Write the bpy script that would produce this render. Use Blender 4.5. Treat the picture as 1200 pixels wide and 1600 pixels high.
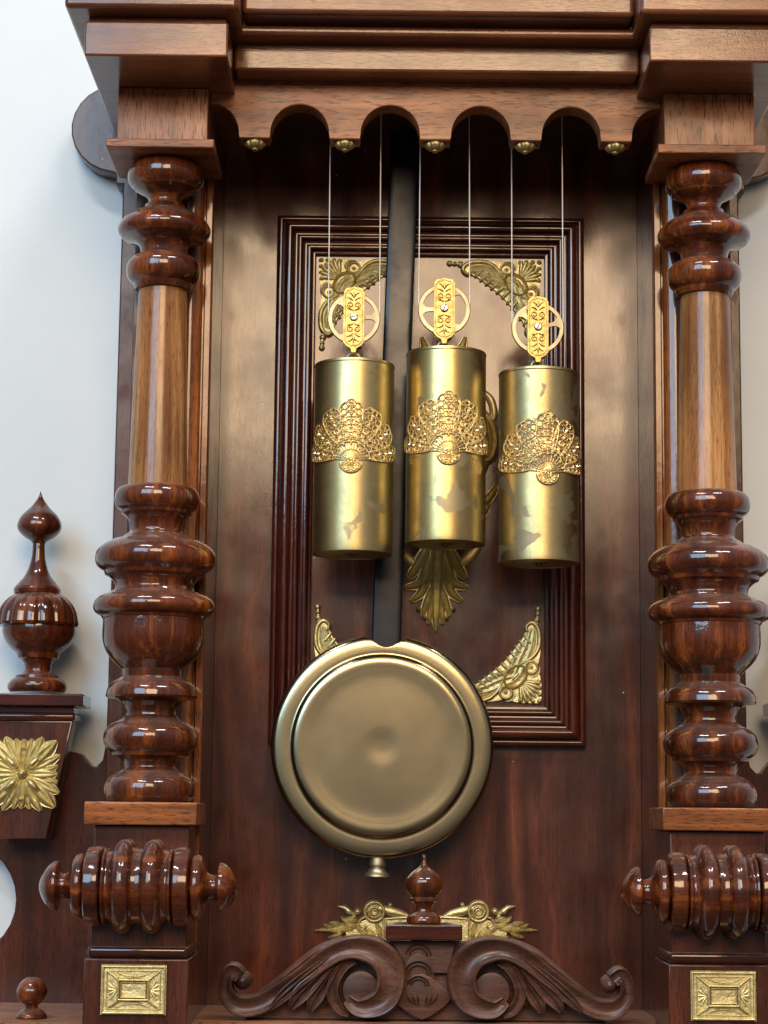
import bpy, bmesh, math, random
from mathutils import Vector, Matrix
random.seed(7)
R_ = math.radians
scene = bpy.context.scene
for o in list(bpy.data.objects):
    bpy.data.objects.remove(o)

# ------------------------------------------------------------------ camera
F = 3200.0                       # focal length in photo pixels (1200 x 1600)
PITCH, ROLL = R_(8.5), R_(0.6)
CAM = Vector((-0.035, -1.60, 0.15))
fw = Vector((0, math.cos(PITCH), math.sin(PITCH)))
r0 = Vector((1, 0, 0)); u0 = Vector((0, -math.sin(PITCH), math.cos(PITCH)))
rt = r0 * math.cos(ROLL) + u0 * math.sin(ROLL)
up = -r0 * math.sin(ROLL) + u0 * math.cos(ROLL)
cam = bpy.data.cameras.new("camera")
cam.sensor_fit = 'VERTICAL'; cam.sensor_height = 36; cam.sensor_width = 27
cam.lens = 36 * F / 1600; cam.clip_start = 0.05; cam.clip_end = 60
camo = bpy.data.objects.new("camera", cam); scene.collection.objects.link(camo)
camo.matrix_world = Matrix(((rt.x, up.x, -fw.x, CAM.x), (rt.y, up.y, -fw.y, CAM.y),
                            (rt.z, up.z, -fw.z, CAM.z), (0, 0, 0, 1)))
scene.camera = camo
scene.render.resolution_x = 768; scene.render.resolution_y = 1024

def at(px, py, Y):
    """real-world (X, Z) of a photo pixel on the plane at depth Y"""
    d = fw * F + rt * (px - 600) - up * (py - 800)
    t = (Y - CAM.y) / d.y
    q = CAM + d * t
    return q.x, q.z

# ------------------------------------------------------------------ world, lamps, exposure
w = bpy.data.worlds.new("World"); scene.world = w; w.use_nodes = True
nt = w.node_tree; nt.nodes.clear()
wo = nt.nodes.new('ShaderNodeOutputWorld'); bg = nt.nodes.new('ShaderNodeBackground')
tc = nt.nodes.new('ShaderNodeTexCoord'); sp = nt.nodes.new('ShaderNodeSeparateXYZ')
rp = nt.nodes.new('ShaderNodeValToRGB'); mr = nt.nodes.new('ShaderNodeMapRange')
mr.inputs['From Min'].default_value = -1; mr.inputs['From Max'].default_value = 1
nt.links.new(tc.outputs['Generated'], sp.inputs[0]); nt.links.new(sp.outputs['Z'], mr.inputs['Value'])
nt.links.new(mr.outputs[0], rp.inputs[0]); nt.links.new(rp.outputs[0], bg.inputs[0]); nt.links.new(bg.outputs[0], wo.inputs[0])
e = rp.color_ramp.elements
e[0].position = 0.35; e[0].color = (0.20, 0.155, 0.125, 1)
e[1].position = 0.75; e[1].color = (0.58, 0.62, 0.66, 1)
bg.inputs[1].default_value = 0.52

def area(name, loc, target, sx, sy, power, col, spread=180):
    l = bpy.data.lights.new(name, 'AREA'); l.shape = 'RECTANGLE'; l.size = sx; l.size_y = sy
    l.energy = power; l.color = col; l.spread = R_(spread)
    o = bpy.data.objects.new(name, l); scene.collection.objects.link(o); o.location = loc
    o.rotation_euler = (Vector(target) - Vector(loc)).to_track_quat('-Z', 'Y').to_euler()
    return o
area("room_light", (0.10, -2.9, 1.42), (0.1, 0, 1.0), 1.20, 1.00, 52, (1.0, 0.71, 0.43))
area("window_light", (-2.02, -4.30, 2.13), (-0.15, 0, 0.6), 2.3, 2.1, 138, (0.46, 0.74, 1.0))
area("ceiling_tube", (-0.95, -2.05, 3.25), (-0.1, -0.1, 0.4), 1.2, 0.25, 50, (0.90, 0.95, 1.0))
area("ceiling_tube", (1.25, -1.95, 3.20), (0.1, -0.1, 0.4), 1.2, 0.25, 50, (0.96, 0.97, 1.0))
vs = scene.view_settings
vs.view_transform = 'Standard'; vs.look = 'None'; vs.exposure = 0.18; vs.gamma = 1.0
scene.render.engine = 'CYCLES'

# ------------------------------------------------------------------ materials
def nodes_of(name):
    m = bpy.data.materials.new(name); m.use_nodes = True
    n = m.node_tree.nodes; l = m.node_tree.links
    return m, n, l, n['Principled BSDF']

def ramp(n, stops):
    r = n.new('ShaderNodeValToRGB'); el = r.color_ramp.elements
    while len(el) < len(stops): el.new(0.5)
    for k, (p, c) in enumerate(stops):
        el[k].position = p; el[k].color = (*c, 1) if len(c) == 3 else c
    return r

def grain_vec(n, l, axis, stretch=0.06):
    t = n.new('ShaderNodeTexCoord'); oi = n.new('ShaderNodeObjectInfo')
    mul = n.new('ShaderNodeMath'); mul.operation = 'MULTIPLY'; mul.inputs[1].default_value = 7.3
    l.new(oi.outputs['Random'], mul.inputs[0])
    add = n.new('ShaderNodeVectorMath'); add.operation = 'ADD'
    l.new(t.outputs['Object'], add.inputs[0]); l.new(mul.outputs[0], add.inputs[1])
    mp = n.new('ShaderNodeMapping')
    s = [1, 1, 1]; s['XYZ'.index(axis)] = stretch
    mp.inputs['Scale'].default_value = s
    l.new(add.outputs[0], mp.inputs['Vector'])
    return add, mp

def noise(n, l, vec, scale, detail=5, rough=0.55, dist=0.0):
    t = n.new('ShaderNodeTexNoise'); t.inputs['Scale'].default_value = scale
    t.inputs['Detail'].default_value = detail; t.inputs['Roughness'].default_value = rough
    t.inputs['Distortion'].default_value = dist
    l.new(vec, t.inputs['Vector']); return t

def mixc(n, l, fac, a, b, mode='MIX'):
    m = n.new('ShaderNodeMix'); m.data_type = 'RGBA'; m.blend_type = mode
    if isinstance(fac, float): m.inputs[0].default_value = fac
    else: l.new(fac, m.inputs[0])
    for s, v in ((6, a), (7, b)):
        if isinstance(v, tuple): m.inputs[s].default_value = (*v, 1)
        else: l.new(v, m.inputs[s])
    return m.outputs[2]

def wood(name, dark, mid, light, axis='Z', g=90, rough=0.32, coat=0.5, coat_r=0.12, pore=0.5,
         figure=False, specks=False, bump=0.10, stretch=0.06, orange_peel=0.0, coat_bump=0.05):
    m, n, l, b = nodes_of(name)
    add, mp = grain_vec(n, l, axis, stretch)
    n1 = noise(n, l, mp.outputs[0], g, 9, 0.70, 0.5)
    rr = ramp(n, [(0.30, dark), (0.52, mid), (0.74, light)])
    l.new(n1.outputs['Fac'], rr.inputs[0]); col = rr.outputs[0]
    if figure:                                   # wandering veneer figure
        wv = n.new('ShaderNodeTexWave'); wv.wave_type = 'BANDS'; wv.bands_direction = 'X'
        wv.inputs['Scale'].default_value = 6; wv.inputs['Distortion'].default_value = 14
        wv.inputs['Detail'].default_value = 4; wv.inputs['Detail Scale'].default_value = 1.3
        m2 = n.new('ShaderNodeMapping'); m2.inputs['Scale'].default_value = (1.6, 1, 0.55)
        l.new(add.outputs[0], m2.inputs['Vector']); l.new(m2.outputs[0], wv.inputs['Vector'])
        fr = ramp(n, [(0.0, (0.45, 0.42, 0.42)), (0.55, (1, 1, 1)), (0.93, (1.25, 1.2, 1.15)), (1.0, (1.9, 1.8, 1.7))])
        l.new(wv.outputs['Fac'], fr.inputs[0])
        col = mixc(n, l, 0.5, col, fr.outputs[0], 'MULTIPLY')
    bl = noise(n, l, add.outputs[0], 11, 3, 0.5)
    br = ramp(n, [(0.32, (0.55, 0.52, 0.52)), (0.7, (1.25, 1.2, 1.15))]); l.new(bl.outputs['Fac'], br.inputs[0])
    col = mixc(n, l, 0.8, col, br.outputs[0], 'MULTIPLY')
    mp2 = n.new('ShaderNodeMapping'); s = [1, 1, 1]; s['XYZ'.index(axis)] = 0.10
    mp2.inputs['Scale'].default_value = s; l.new(add.outputs[0], mp2.inputs['Vector'])
    n2 = noise(n, l, mp2.outputs[0], 1150, 2, 0.5)
    pr = ramp(n, [(0.36, (1, 1, 1)), (0.45, (0, 0, 0))]); l.new(n2.outputs['Fac'], pr.inputs[0])
    pf = n.new('ShaderNodeMath'); pf.operation = 'MULTIPLY'; pf.inputs[1].default_value = pore
    l.new(pr.outputs[0], pf.inputs[0])
    col = mixc(n, l, pf.outputs[0], col, tuple(c * 0.25 for c in dark))
    if specks:
        vo = n.new('ShaderNodeTexVoronoi'); vo.inputs['Scale'].default_value = 70
        l.new(add.outputs[0], vo.inputs['Vector'])
        sr = ramp(n, [(0.028, (1, 1, 1)), (0.05, (0, 0, 0))]); l.new(vo.outputs['Distance'], sr.inputs[0])
        msk = n.new('ShaderNodeSeparateColor'); l.new(vo.outputs['Color'], msk.inputs[0])
        gt = n.new('ShaderNodeMath'); gt.operation = 'GREATER_THAN'; gt.inputs[1].default_value = 0.86
        l.new(msk.outputs[0], gt.inputs[0])
        mm = n.new('ShaderNodeMath'); mm.operation = 'MULTIPLY'
        l.new(sr.outputs[0], mm.inputs[0]); l.new(gt.outputs[0], mm.inputs[1])
        col = mixc(n, l, mm.outputs[0], col, (0.6, 0.52, 0.45))
    ge = n.new('ShaderNodeNewGeometry'); sz = n.new('ShaderNodeSeparateXYZ'); l.new(ge.outputs['True Normal'], sz.inputs[0])
    du = n.new('ShaderNodeMapRange'); du.inputs['From Min'].default_value = 0.55; du.inputs['From Max'].default_value = 1.0; du.inputs['To Max'].default_value = 0.28
    l.new(sz.outputs['Z'], du.inputs['Value']); dn = noise(n, l, add.outputs[0], 120, 4, 0.65)
    dm = n.new('ShaderNodeMath'); dm.operation = 'MULTIPLY'; l.new(du.outputs[0], dm.inputs[0]); l.new(dn.outputs['Fac'], dm.inputs[1])
    col = mixc(n, l, dm.outputs[0], col, (0.36, 0.31, 0.27))          # house dust lying on ledges
    l.new(col, b.inputs['Base Color'])
    rn = noise(n, l, add.outputs[0], 26, 4, 0.6)
    mrn = n.new('ShaderNodeMapRange'); mrn.inputs['To Min'].default_value = rough * 0.75; mrn.inputs['To Max'].default_value = rough * 1.3
    l.new(rn.outputs['Fac'], mrn.inputs['Value']); l.new(mrn.outputs[0], b.inputs['Roughness'])
    mrc = n.new('ShaderNodeMapRange'); mrc.inputs['From Min'].default_value = 0.3; mrc.inputs['From Max'].default_value = 0.75
    mrc.inputs['To Min'].default_value = coat_r * 0.65; mrc.inputs['To Max'].default_value = coat_r * 1.7
    l.new(rn.outputs['Fac'], mrc.inputs['Value']); l.new(mrc.outputs[0], b.inputs['Coat Roughness'])
    b.inputs['Specular IOR Level'].default_value = 0.06
    b.inputs['Coat Weight'].default_value = coat; b.inputs['Coat Roughness'].default_value = coat_r
    bp = n.new('ShaderNodeBump'); bp.inputs['Strength'].default_value = bump; bp.inputs['Distance'].default_value = 0.0006
    inv = n.new('ShaderNodeMath'); inv.operation = 'SUBTRACT'
    l.new(n1.outputs['Fac'], inv.inputs[0]); l.new(pf.outputs[0], inv.inputs[1]); l.new(inv.outputs[0], bp.inputs['Height'])
    last = bp
    if orange_peel > 0:
        op = noise(n, l, add.outputs[0], 620, 2, 0.6)
        b2 = n.new('ShaderNodeBump'); b2.inputs['Strength'].default_value = orange_peel; b2.inputs['Distance'].default_value = 0.0008
        l.new(op.outputs['Fac'], b2.inputs['Height']); l.new(bp.outputs[0], b2.inputs['Normal']); last = b2
    l.new(last.outputs[0], b.inputs['Normal'])
    cb = n.new('ShaderNodeBump'); cb.inputs['Strength'].default_value = coat_bump; cb.inputs['Distance'].default_value = 0.002
    cn = noise(n, l, add.outputs[0], 85, 3, 0.5); l.new(cn.outputs['Fac'], cb.inputs['Height'])
    l.new(cb.outputs[0] if orange_peel == 0 else last.outputs[0], b.inputs['Coat Normal'])
    return m

DK, MD, LT = (0.014, 0.0036, 0.0024), (0.062, 0.0165, 0.0085), (0.135, 0.040, 0.016)
TM, TL = (0.084, 0.0180, 0.0052), (0.34, 0.094, 0.017)
M = {}
M['turned'] = wood('turned_mahogany', DK, TM, TL, 'Z', 70, 0.35, 1.0, 0.075, 0.5, coat_bump=0.20)
M['turned_x'] = wood('turned_mahogany_crosswise', DK, TM, TL, 'X', 70, 0.35, 1.0, 0.075, 0.5, coat_bump=0.20)
M['shaft'] = wood('streaked_rosewood', (0.11, 0.038, 0.013), (0.27, 0.115, 0.036), (0.52, 0.30, 0.125), 'Z', 120, 0.35, 0.6, 0.16, 0.45, stretch=0.02)
M['panel'] = wood('figured_veneer', (0.034, 0.0085, 0.0045), (0.080, 0.0215, 0.0100), (0.140, 0.042, 0.0190), 'Z', 40, 0.34, 1.0, 0.15, 0.35, figure=True, specks=True, bump=0.05, orange_peel=0.02)
M['board'] = wood('dark_mahogany_board', (0.026, 0.0062, 0.0036), (0.068, 0.0175, 0.0085), (0.125, 0.037, 0.017), 'Z', 45, 0.36, 0.8, 0.14, 0.5, specks=True, bump=0.06)
M['frame_v'] = wood('moulding_mahogany', DK, (0.058, 0.0110, 0.006), (0.11, 0.023, 0.009), 'Z', 60, 0.26, 1.0, 0.08, 0.4)
M['frame_h'] = wood('moulding_mahogany_crosswise', DK, (0.058, 0.0110, 0.006), (0.11, 0.023, 0.009), 'X', 60, 0.26, 1.0, 0.08, 0.4)
M['rail'] = wood('open_grain_mahogany', (0.13, 0.042, 0.018), (0.30, 0.112, 0.048), (0.46, 0.20, 0.092), 'X', 60, 0.38, 0.35, 0.25, 0.8, bump=0.22)
M['die'] = wood('open_grain_mahogany_upright', (0.13, 0.042, 0.018), (0.30, 0.112, 0.048), (0.46, 0.20, 0.092), 'Z', 60, 0.38, 0.5, 0.2, 0.9, bump=0.22)
M['cornice'] = wood('cornice_mahogany', (0.060, 0.018, 0.009), (0.160, 0.053, 0.022), (0.29, 0.108, 0.046), 'X', 55, 0.30, 0.9, 0.15, 0.3, orange_peel=0.05)
M['strip'] = wood('strip_rosewood', (0.035, 0.010, 0.005), (0.19, 0.056, 0.014), (0.44, 0.17, 0.045), 'Z', 110, 0.28, 0.8, 0.10, 0.6, stretch=0.02)
M['plate'] = wood('plate_rosewood', (0.055, 0.016, 0.007), (0.24, 0.076, 0.020), (0.48, 0.19, 0.055), 'X', 110, 0.32, 0.7, 0.15, 0.7, stretch=0.03)
M['carved'] = wood('carved_walnut', (0.034, 0.014, 0.009), (0.105, 0.043, 0.027), (0.19, 0.085, 0.052), 'X', 50, 0.45, 0.6, 0.30, 0.5, bump=0.25)
M['ebony'] = wood('ebonised_rod', (0.005, 0.005, 0.008), (0.009, 0.009, 0.014), (0.016, 0.016, 0.024), 'Z', 60, 0.30, 0.45, 0.28, 0.3, bump=0.03)

def brass(name, base, dark, rough=0.25, tarnish=0.35, seed=0.0, patches=False, bump=0.0, engraved=False, scale=60, spun=False):
    m, n, l, b = nodes_of(name)
    t = n.new('ShaderNodeTexCoord'); a = n.new('ShaderNodeVectorMath'); a.operation = 'ADD'
    a.inputs[1].default_value = (seed, seed * 1.7, seed * 0.6); l.new(t.outputs['Object'], a.inputs[0])
    n1 = noise(n, l, a.outputs[0], scale, 6, 0.65)
    r1 = ramp(n, [(0.35, (0, 0, 0)), (0.75, (1, 1, 1))]); l.new(n1.outputs['Fac'], r1.inputs[0])
    f = n.new('ShaderNodeMath'); f.operation = 'MULTIPLY'; f.inputs[1].default_value = tarnish; l.new(r1.outputs[0], f.inputs[0])
    col = mixc(n, l, f.outputs[0], base, dark)
    ro = n.new('ShaderNodeMapRange'); ro.inputs['To Min'].default_value = rough * 0.8; ro.inputs['To Max'].default_value = rough * 1.5
    l.new(n1.outputs['Fac'], ro.inputs['Value']); rough_out = ro.outputs[0]
    b.inputs['Metallic'].default_value = 1.0
    if patches:                                   # places where the old lacquer has browned or come away
        n3 = noise(n, l, a.outputs[0], 46, 3, 0.45, 0.6)
        r3 = ramp(n, [(patches, (0, 0, 0)), (patches + 0.03, (1, 1, 1))]); l.new(n3.outputs['Fac'], r3.inputs[0])
        k = n.new('ShaderNodeMath'); k.operation = 'MULTIPLY'; k.inputs[1].default_value = 0.8; l.new(r3.outputs[0], k.inputs[0])
        col = mixc(n, l, k.outputs[0], col, (0.24, 0.19, 0.13))
        n4 = noise(n, l, a.outputs[0], 150, 3, 0.6)
        r4 = ramp(n, [(0.68, (0, 0, 0)), (0.72, (1, 1, 1))]); l.new(n4.outputs['Fac'], r4.inputs[0])
        k4 = n.new('ShaderNodeMath'); k4.operation = 'MULTIPLY'; k4.inputs[1].default_value = 0.6; l.new(r4.outputs[0], k4.inputs[0])
        col = mixc(n, l, k4.outputs[0], col, (0.20, 0.15, 0.08))
        m5 = n.new('ShaderNodeMapping'); m5.inputs['Scale'].default_value = (1, 1, 0.05); m5.inputs['Rotation'].default_value = (0.5, 0.35, 0)
        l.new(a.outputs[0], m5.inputs['Vector']); n5 = noise(n, l, m5.outputs[0], 700, 2, 0.5)
        r5 = ramp(n, [(0.66, (0, 0, 0)), (0.70, (1, 1, 1))]); l.new(n5.outputs['Fac'], r5.inputs[0])
        k5 = n.new('ShaderNodeMath'); k5.operation = 'MULTIPLY'; k5.inputs[1].default_value = 0.35; l.new(r5.outputs[0], k5.inputs[0])
        col = mixc(n, l, k5.outputs[0], col, (0.16, 0.115, 0.06))
        n6 = noise(n, l, a.outputs[0], 14, 5, 0.7); r6 = ramp(n, [(0.42, (0, 0, 0)), (0.72, (0.75, 0.75, 0.75))]); l.new(n6.outputs['Fac'], r6.inputs[0])
        col = mixc(n, l, r6.outputs[0], col, (0.30, 0.245, 0.13))
        mx = n.new('ShaderNodeMath'); mx.operation = 'ADD'; kk = n.new('ShaderNodeMath'); kk.operation = 'MULTIPLY'; kk.inputs[1].default_value = 0.18
        l.new(r3.outputs[0], kk.inputs[0]); l.new(ro.outputs[0], mx.inputs[0]); l.new(kk.outputs[0], mx.inputs[1]); rough_out = mx.outputs[0]
    l.new(col, b.inputs['Base Color']); l.new(rough_out, b.inputs['Roughness'])
    if spun:                                      # fine turning marks round the disc
        sx = n.new('ShaderNodeVectorMath'); sx.operation = 'MULTIPLY'; sx.inputs[1].default_value = (1, 0, 1)
        l.new(t.outputs['Object'], sx.inputs[0]); ln = n.new('ShaderNodeVectorMath'); ln.operation = 'LENGTH'; l.new(sx.outputs[0], ln.inputs[0])
        nr = n.new('ShaderNodeTexNoise'); nr.noise_dimensions = '1D'; nr.inputs['Scale'].default_value = 900; nr.inputs['Detail'].default_value = 3
        l.new(ln.outputs['Value'], nr.inputs['W']); bs = n.new('ShaderNodeBump'); bs.inputs['Strength'].default_value = 0.025; bs.inputs['Distance'].default_value = 0.0005
        l.new(nr.outputs['Fac'], bs.inputs['Height']); l.new(bs.outputs[0], b.inputs['Normal'])
    if bump or engraved:
        bp = n.new('ShaderNodeBump'); bp.inputs['Distance'].default_value = 0.0009
        if engraved:
            ve = n.new('ShaderNodeTexVoronoi'); ve.feature = 'SMOOTH_F1'; ve.inputs['Scale'].default_value = 330
            ab = n.new('ShaderNodeVectorMath'); ab.operation = 'ABSOLUTE'; l.new(t.outputs['Object'], ab.inputs[0])   # mirrored scrollwork
            nd = noise(n, l, ab.outputs[0], 160, 2); sc = n.new('ShaderNodeVectorMath'); sc.operation = 'MULTIPLY_ADD'
            l.new(nd.outputs['Color'], sc.inputs[0]); sc.inputs[1].default_value = (0.008, 0.008, 0.008); l.new(ab.outputs[0], sc.inputs[2])
            l.new(sc.outputs[0], ve.inputs['Vector']); sn = n.new('ShaderNodeMath'); sn.operation = 'SINE'
            ml = n.new('ShaderNodeMath'); ml.operation = 'MULTIPLY'; ml.inputs[1].default_value = 16
            l.new(ve.outputs['Distance'], ml.inputs[0]); l.new(ml.outputs[0], sn.inputs[0]); l.new(sn.outputs[0], bp.inputs['Height'])
            bp.inputs['Strength'].default_value = 0.55
        else:
            nb = noise(n, l, a.outputs[0], 260, 4, 0.6); l.new(nb.outputs['Fac'], bp.inputs['Height']); bp.inputs['Strength'].default_value = bump
        l.new(bp.outputs[0], b.inputs['Normal'])
    return m
BR, BD = (0.60, 0.465, 0.205), (0.29, 0.225, 0.11)
M['mount'] = brass('cast_brass', (0.62, 0.50, 0.235), (0.32, 0.25, 0.10), 0.46, 0.9, 0.3, bump=0.95, scale=140)
M['mount_bright'] = brass('gilt_cast_brass', (0.66, 0.55, 0.28), (0.42, 0.33, 0.13), 0.44, 0.7, 0.9, bump=0.7, scale=140)
M['mount_mid'] = brass('worn_cast_brass', (0.70, 0.58, 0.30), (0.40, 0.32, 0.13), 0.46, 0.8, 0.5, bump=0.45, scale=110)
M['filigree'] = brass('gilt_filigree', (1.0, 0.82, 0.50), (0.80, 0.60, 0.28), 0.32, 0.6, 0.2, bump=0.4)
M['weight'] = [brass('brass_weight_polished', BR, BD, 0.33, 0.75, 1.1, patches=0.66, bump=0.03),
               brass('brass_weight_stained', (0.64, 0.47, 0.175), BD, 0.30, 0.7, 5.15, patches=0.60, bump=0.03),
               brass('brass_weight_flaked', (0.58, 0.45, 0.205), BD, 0.34, 0.8, 9.4, patches=0.545, bump=0.04)]
M['bob'] = brass('bob_brass', (0.37, 0.305, 0.185), (0.28, 0.225, 0.13), 0.20, 0.4, 0.4, scale=18, spun=True)
M['pulley'] = brass('pulley_brass', (0.40, 0.33, 0.20), (0.26, 0.21, 0.12), 0.42, 0.6, 0.7)
M['bracket'] = brass('engraved_brass', (0.42, 0.315, 0.115), (0.20, 0.14, 0.045), 0.36, 0.8, 0.1, bump=0.35, scale=220)
M['dull'] = brass('dull_base_metal', (0.20, 0.15, 0.10), (0.07, 0.05, 0.035), 0.45, 0.8, 0.5, bump=0.2)
M['steel'] = brass('blued_steel', (0.30, 0.32, 0.36), (0.14, 0.15, 0.18), 0.28, 0.4, 0.5)
m, n, l, b = nodes_of('gut_cord'); M['cord'] = m
b.inputs['Base Color'].default_value = (0.72, 0.69, 0.64, 1); b.inputs['Roughness'].default_value = 0.4
m, n, l, b = nodes_of('painted_plaster'); M['wall'] = m
t = n.new('ShaderNodeTexCoord'); n1 = noise(n, l, t.outputs['Object'], 7, 6, 0.6)
rr = ramp(n, [(0.30, (0.50, 0.53, 0.54)), (0.72, (0.54, 0.565, 0.575))]); l.new(n1.outputs['Fac'], rr.inputs[0]); l.new(rr.outputs[0], b.inputs['Base Color'])
b.inputs['Roughness'].default_value = 0.55
n2 = noise(n, l, t.outputs['Object'], 90, 5, 0.6); bp = n.new('ShaderNodeBump'); bp.inputs['Strength'].default_value = 0.07
bp.inputs['Distance'].default_value = 0.003; l.new(n2.outputs['Fac'], bp.inputs['Height']); l.new(bp.outputs[0], b.inputs['Normal'])

# ------------------------------------------------------------------ mesh helpers
class MB:
    def __init__(s): s.v = []; s.f = []
    def add(s, vs, fs):
        k = len(s.v); s.v += [tuple(p) for p in vs]; s.f += [tuple(i + k for i in f) for f in fs]; return s
    def mesh(s, name, angle=38):
        me = bpy.data.meshes.new(name); me.from_pydata(s.v, [], s.f); me.validate()
        bm = bmesh.new(); bm.from_mesh(me); bmesh.ops.recalc_face_normals(bm, faces=bm.faces); bm.to_mesh(me); bm.free()
        for p in me.polygons: p.use_smooth = True
        me.set_sharp_from_angle(angle=R_(angle)); return me

def link(name, me, mat, parent=None, loc=None, rot=None, label=None):
    o = bpy.data.objects.new(name, me); scene.collection.objects.link(o)
    if mat is not None and me is not None and len(me.materials) == 0: me.materials.append(mat)
    if parent is not None: o.parent = parent
    if loc is not None: o.location = loc
    if rot is not None: o.rotation_euler = rot
    if label: o['label'] = label
    return o

def empty(name, loc, label, cat, group=None):
    o = bpy.data.objects.new(name, None); scene.collection.objects.link(o); o.location = loc
    o.empty_display_size = 0.05; o['label'] = label; o['category'] = cat
    if group: o['group'] = group
    return o

def box_mesh(x0, x1, y0, y1, z0, z1, bev=0.0009, name='board', seg=2):
    bm = bmesh.new(); bmesh.ops.create_cube(bm, size=1)
    for v in bm.verts:
        v.co = Vector(((x0 + x1) / 2 + v.co.x * (x1 - x0), (y0 + y1) / 2 + v.co.y * (y1 - y0), (z0 + z1) / 2 + v.co.z * (z1 - z0)))
    if bev: bmesh.ops.bevel(bm, geom=bm.edges[:], offset=bev, segments=seg, affect='EDGES', profile=0.5)
    me = bpy.data.meshes.new(name); bm.to_mesh(me); bm.free()
    for p in me.polygons: p.use_smooth = max(abs(c) for c in p.normal) < 0.9999
    return me

def prism_mesh(pts, y0, y1, bev=0.0009, name='board'):
    """closed outline in X-Z given a thickness along Y, with eased edges"""
    bm = bmesh.new(); vs = [bm.verts.new((x, y1, z)) for x, z in pts]
    f = bm.faces.new(vs); r = bmesh.ops.extrude_face_region(bm, geom=[f])
    for v in r['geom']:
        if isinstance(v, bmesh.types.BMVert): v.co.y = y0
    bmesh.ops.recalc_face_normals(bm, faces=bm.faces)
    if bev:
        ed = [e for e in bm.edges if abs(e.verts[0].co.y - e.verts[1].co.y) < 1e-6]
        bmesh.ops.bevel(bm, geom=ed, offset=bev, segments=2, affect='EDGES', profile=0.5)
    bmesh.ops.triangulate(bm, faces=[f for f in bm.faces if len(f.verts) > 4], ngon_method='EAR_CLIP')
    me = bpy.data.meshes.new(name); bm.to_mesh(me); bm.free(); me.set_sharp_from_angle(angle=R_(35))
    for p in me.polygons: p.use_smooth = abs(p.normal.y) < 0.9999
    return me

def smooth_profile(pts, sub=4):
    """Catmull-Rom through (r, h, sharp) points; sharp points keep their corner"""
    out = []; P = [(p[0], p[1]) for p in pts]; S = [len(p) > 2 for p in pts]
    for i in range(len(P) - 1):
        a, b_ = P[i], P[i + 1]
        pa = P[i - 1] if i > 0 and not S[i] else a
        pb = P[i + 2] if i + 2 < len(P) and not S[i + 1] else b_
        for k in range(sub):
            t = k / sub; q = []
            for c in (0, 1):
                q.append(0.5 * (2 * a[c] + (b_[c] - pa[c]) * t + (2 * pa[c] - 5 * a[c] + 4 * b_[c] - pb[c]) * t * t + (3 * a[c] - pa[c] - 3 * b_[c] + pb[c]) * t ** 3))
            out.append((max(q[0], 0.0), q[1]))
    out.append(P[-1]); return out

def lathe(mb, prof, c=(0, 0, 0), seg=64, axis='Z', mod=None):
    vs = []; fs = []
    for i, (r, h) in enumerate(prof):
        for k in range(seg):
            a = 2 * math.pi * k / seg; rr = r * (mod(a, i, h) if mod else 1)
            x, y, z = rr * math.cos(a), rr * math.sin(a), h
            if axis == 'X': x, y, z = h, rr * math.cos(a), rr * math.sin(a)
            if axis == 'Y': x, y, z = rr * math.cos(a), h, rr * math.sin(a)
            vs.append((c[0] + x, c[1] + y, c[2] + z))
    for i in range(len(prof) - 1):
        for k in range(seg):
            k2 = (k + 1) % seg
            fs.append((i * seg + k, i * seg + k2, (i + 1) * seg + k2, (i + 1) * seg + k))
    fs.append(tuple(range(seg))[::-1]); fs.append(tuple((len(prof) - 1) * seg + k for k in range(seg)))
    return mb.add(vs, fs)

def tube(mb, pts, rad, sides=6, closed=False):
    P = [Vector(p) for p in pts]; n_ = len(P); vs = []; fs = []
    for i, p in enumerate(P):
        a = P[(i - 1) % n_] if (closed or i > 0) else p
        b_ = P[(i + 1) % n_] if (closed or i < n_ - 1) else p
        t = (b_ - a).normalized(); ref = Vector((0, 1, 0)) if abs(t.y) < 0.9 else Vector((1, 0, 0))
        u = t.cross(ref).normalized(); v = t.cross(u)
        r = rad[i] if isinstance(rad, (list, tuple)) else rad
        for k in range(sides):
            an = 2 * math.pi * k / sides; vs.append(p + (u * math.cos(an) + v * math.sin(an)) * r)
    m_ = n_ if closed else n_ - 1
    for i in range(m_):
        j = (i + 1) % n_
        for k in range(sides):
            k2 = (k + 1) % sides; fs.append((i * sides + k, i * sides + k2, j * sides + k2, j * sides + k))
    if not closed:
        fs.append(tuple(range(sides))[::-1]); fs.append(tuple((n_ - 1) * sides + k for k in range(sides)))
    return mb.add(vs, fs)

def curve(pts, sub=5):
    """smooth open curve through 2-D points"""
    P = [tuple(p) for p in pts]; out = []
    for i in range(len(P) - 1):
        a, b_ = P[i], P[i + 1]; pa = P[i - 1] if i else a; pb = P[i + 2] if i + 2 < len(P) else b_
        for k in range(sub):
            t = k / sub
            out.append(tuple(0.5 * (2 * a[c] + (b_[c] - pa[c]) * t + (2 * pa[c] - 5 * a[c] + 4 * b_[c] - pb[c]) * t * t + (3 * a[c] - pa[c] - 3 * b_[c] + pb[c]) * t ** 3) for c in range(len(a))))
    out.append(P[-1]); return out

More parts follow.
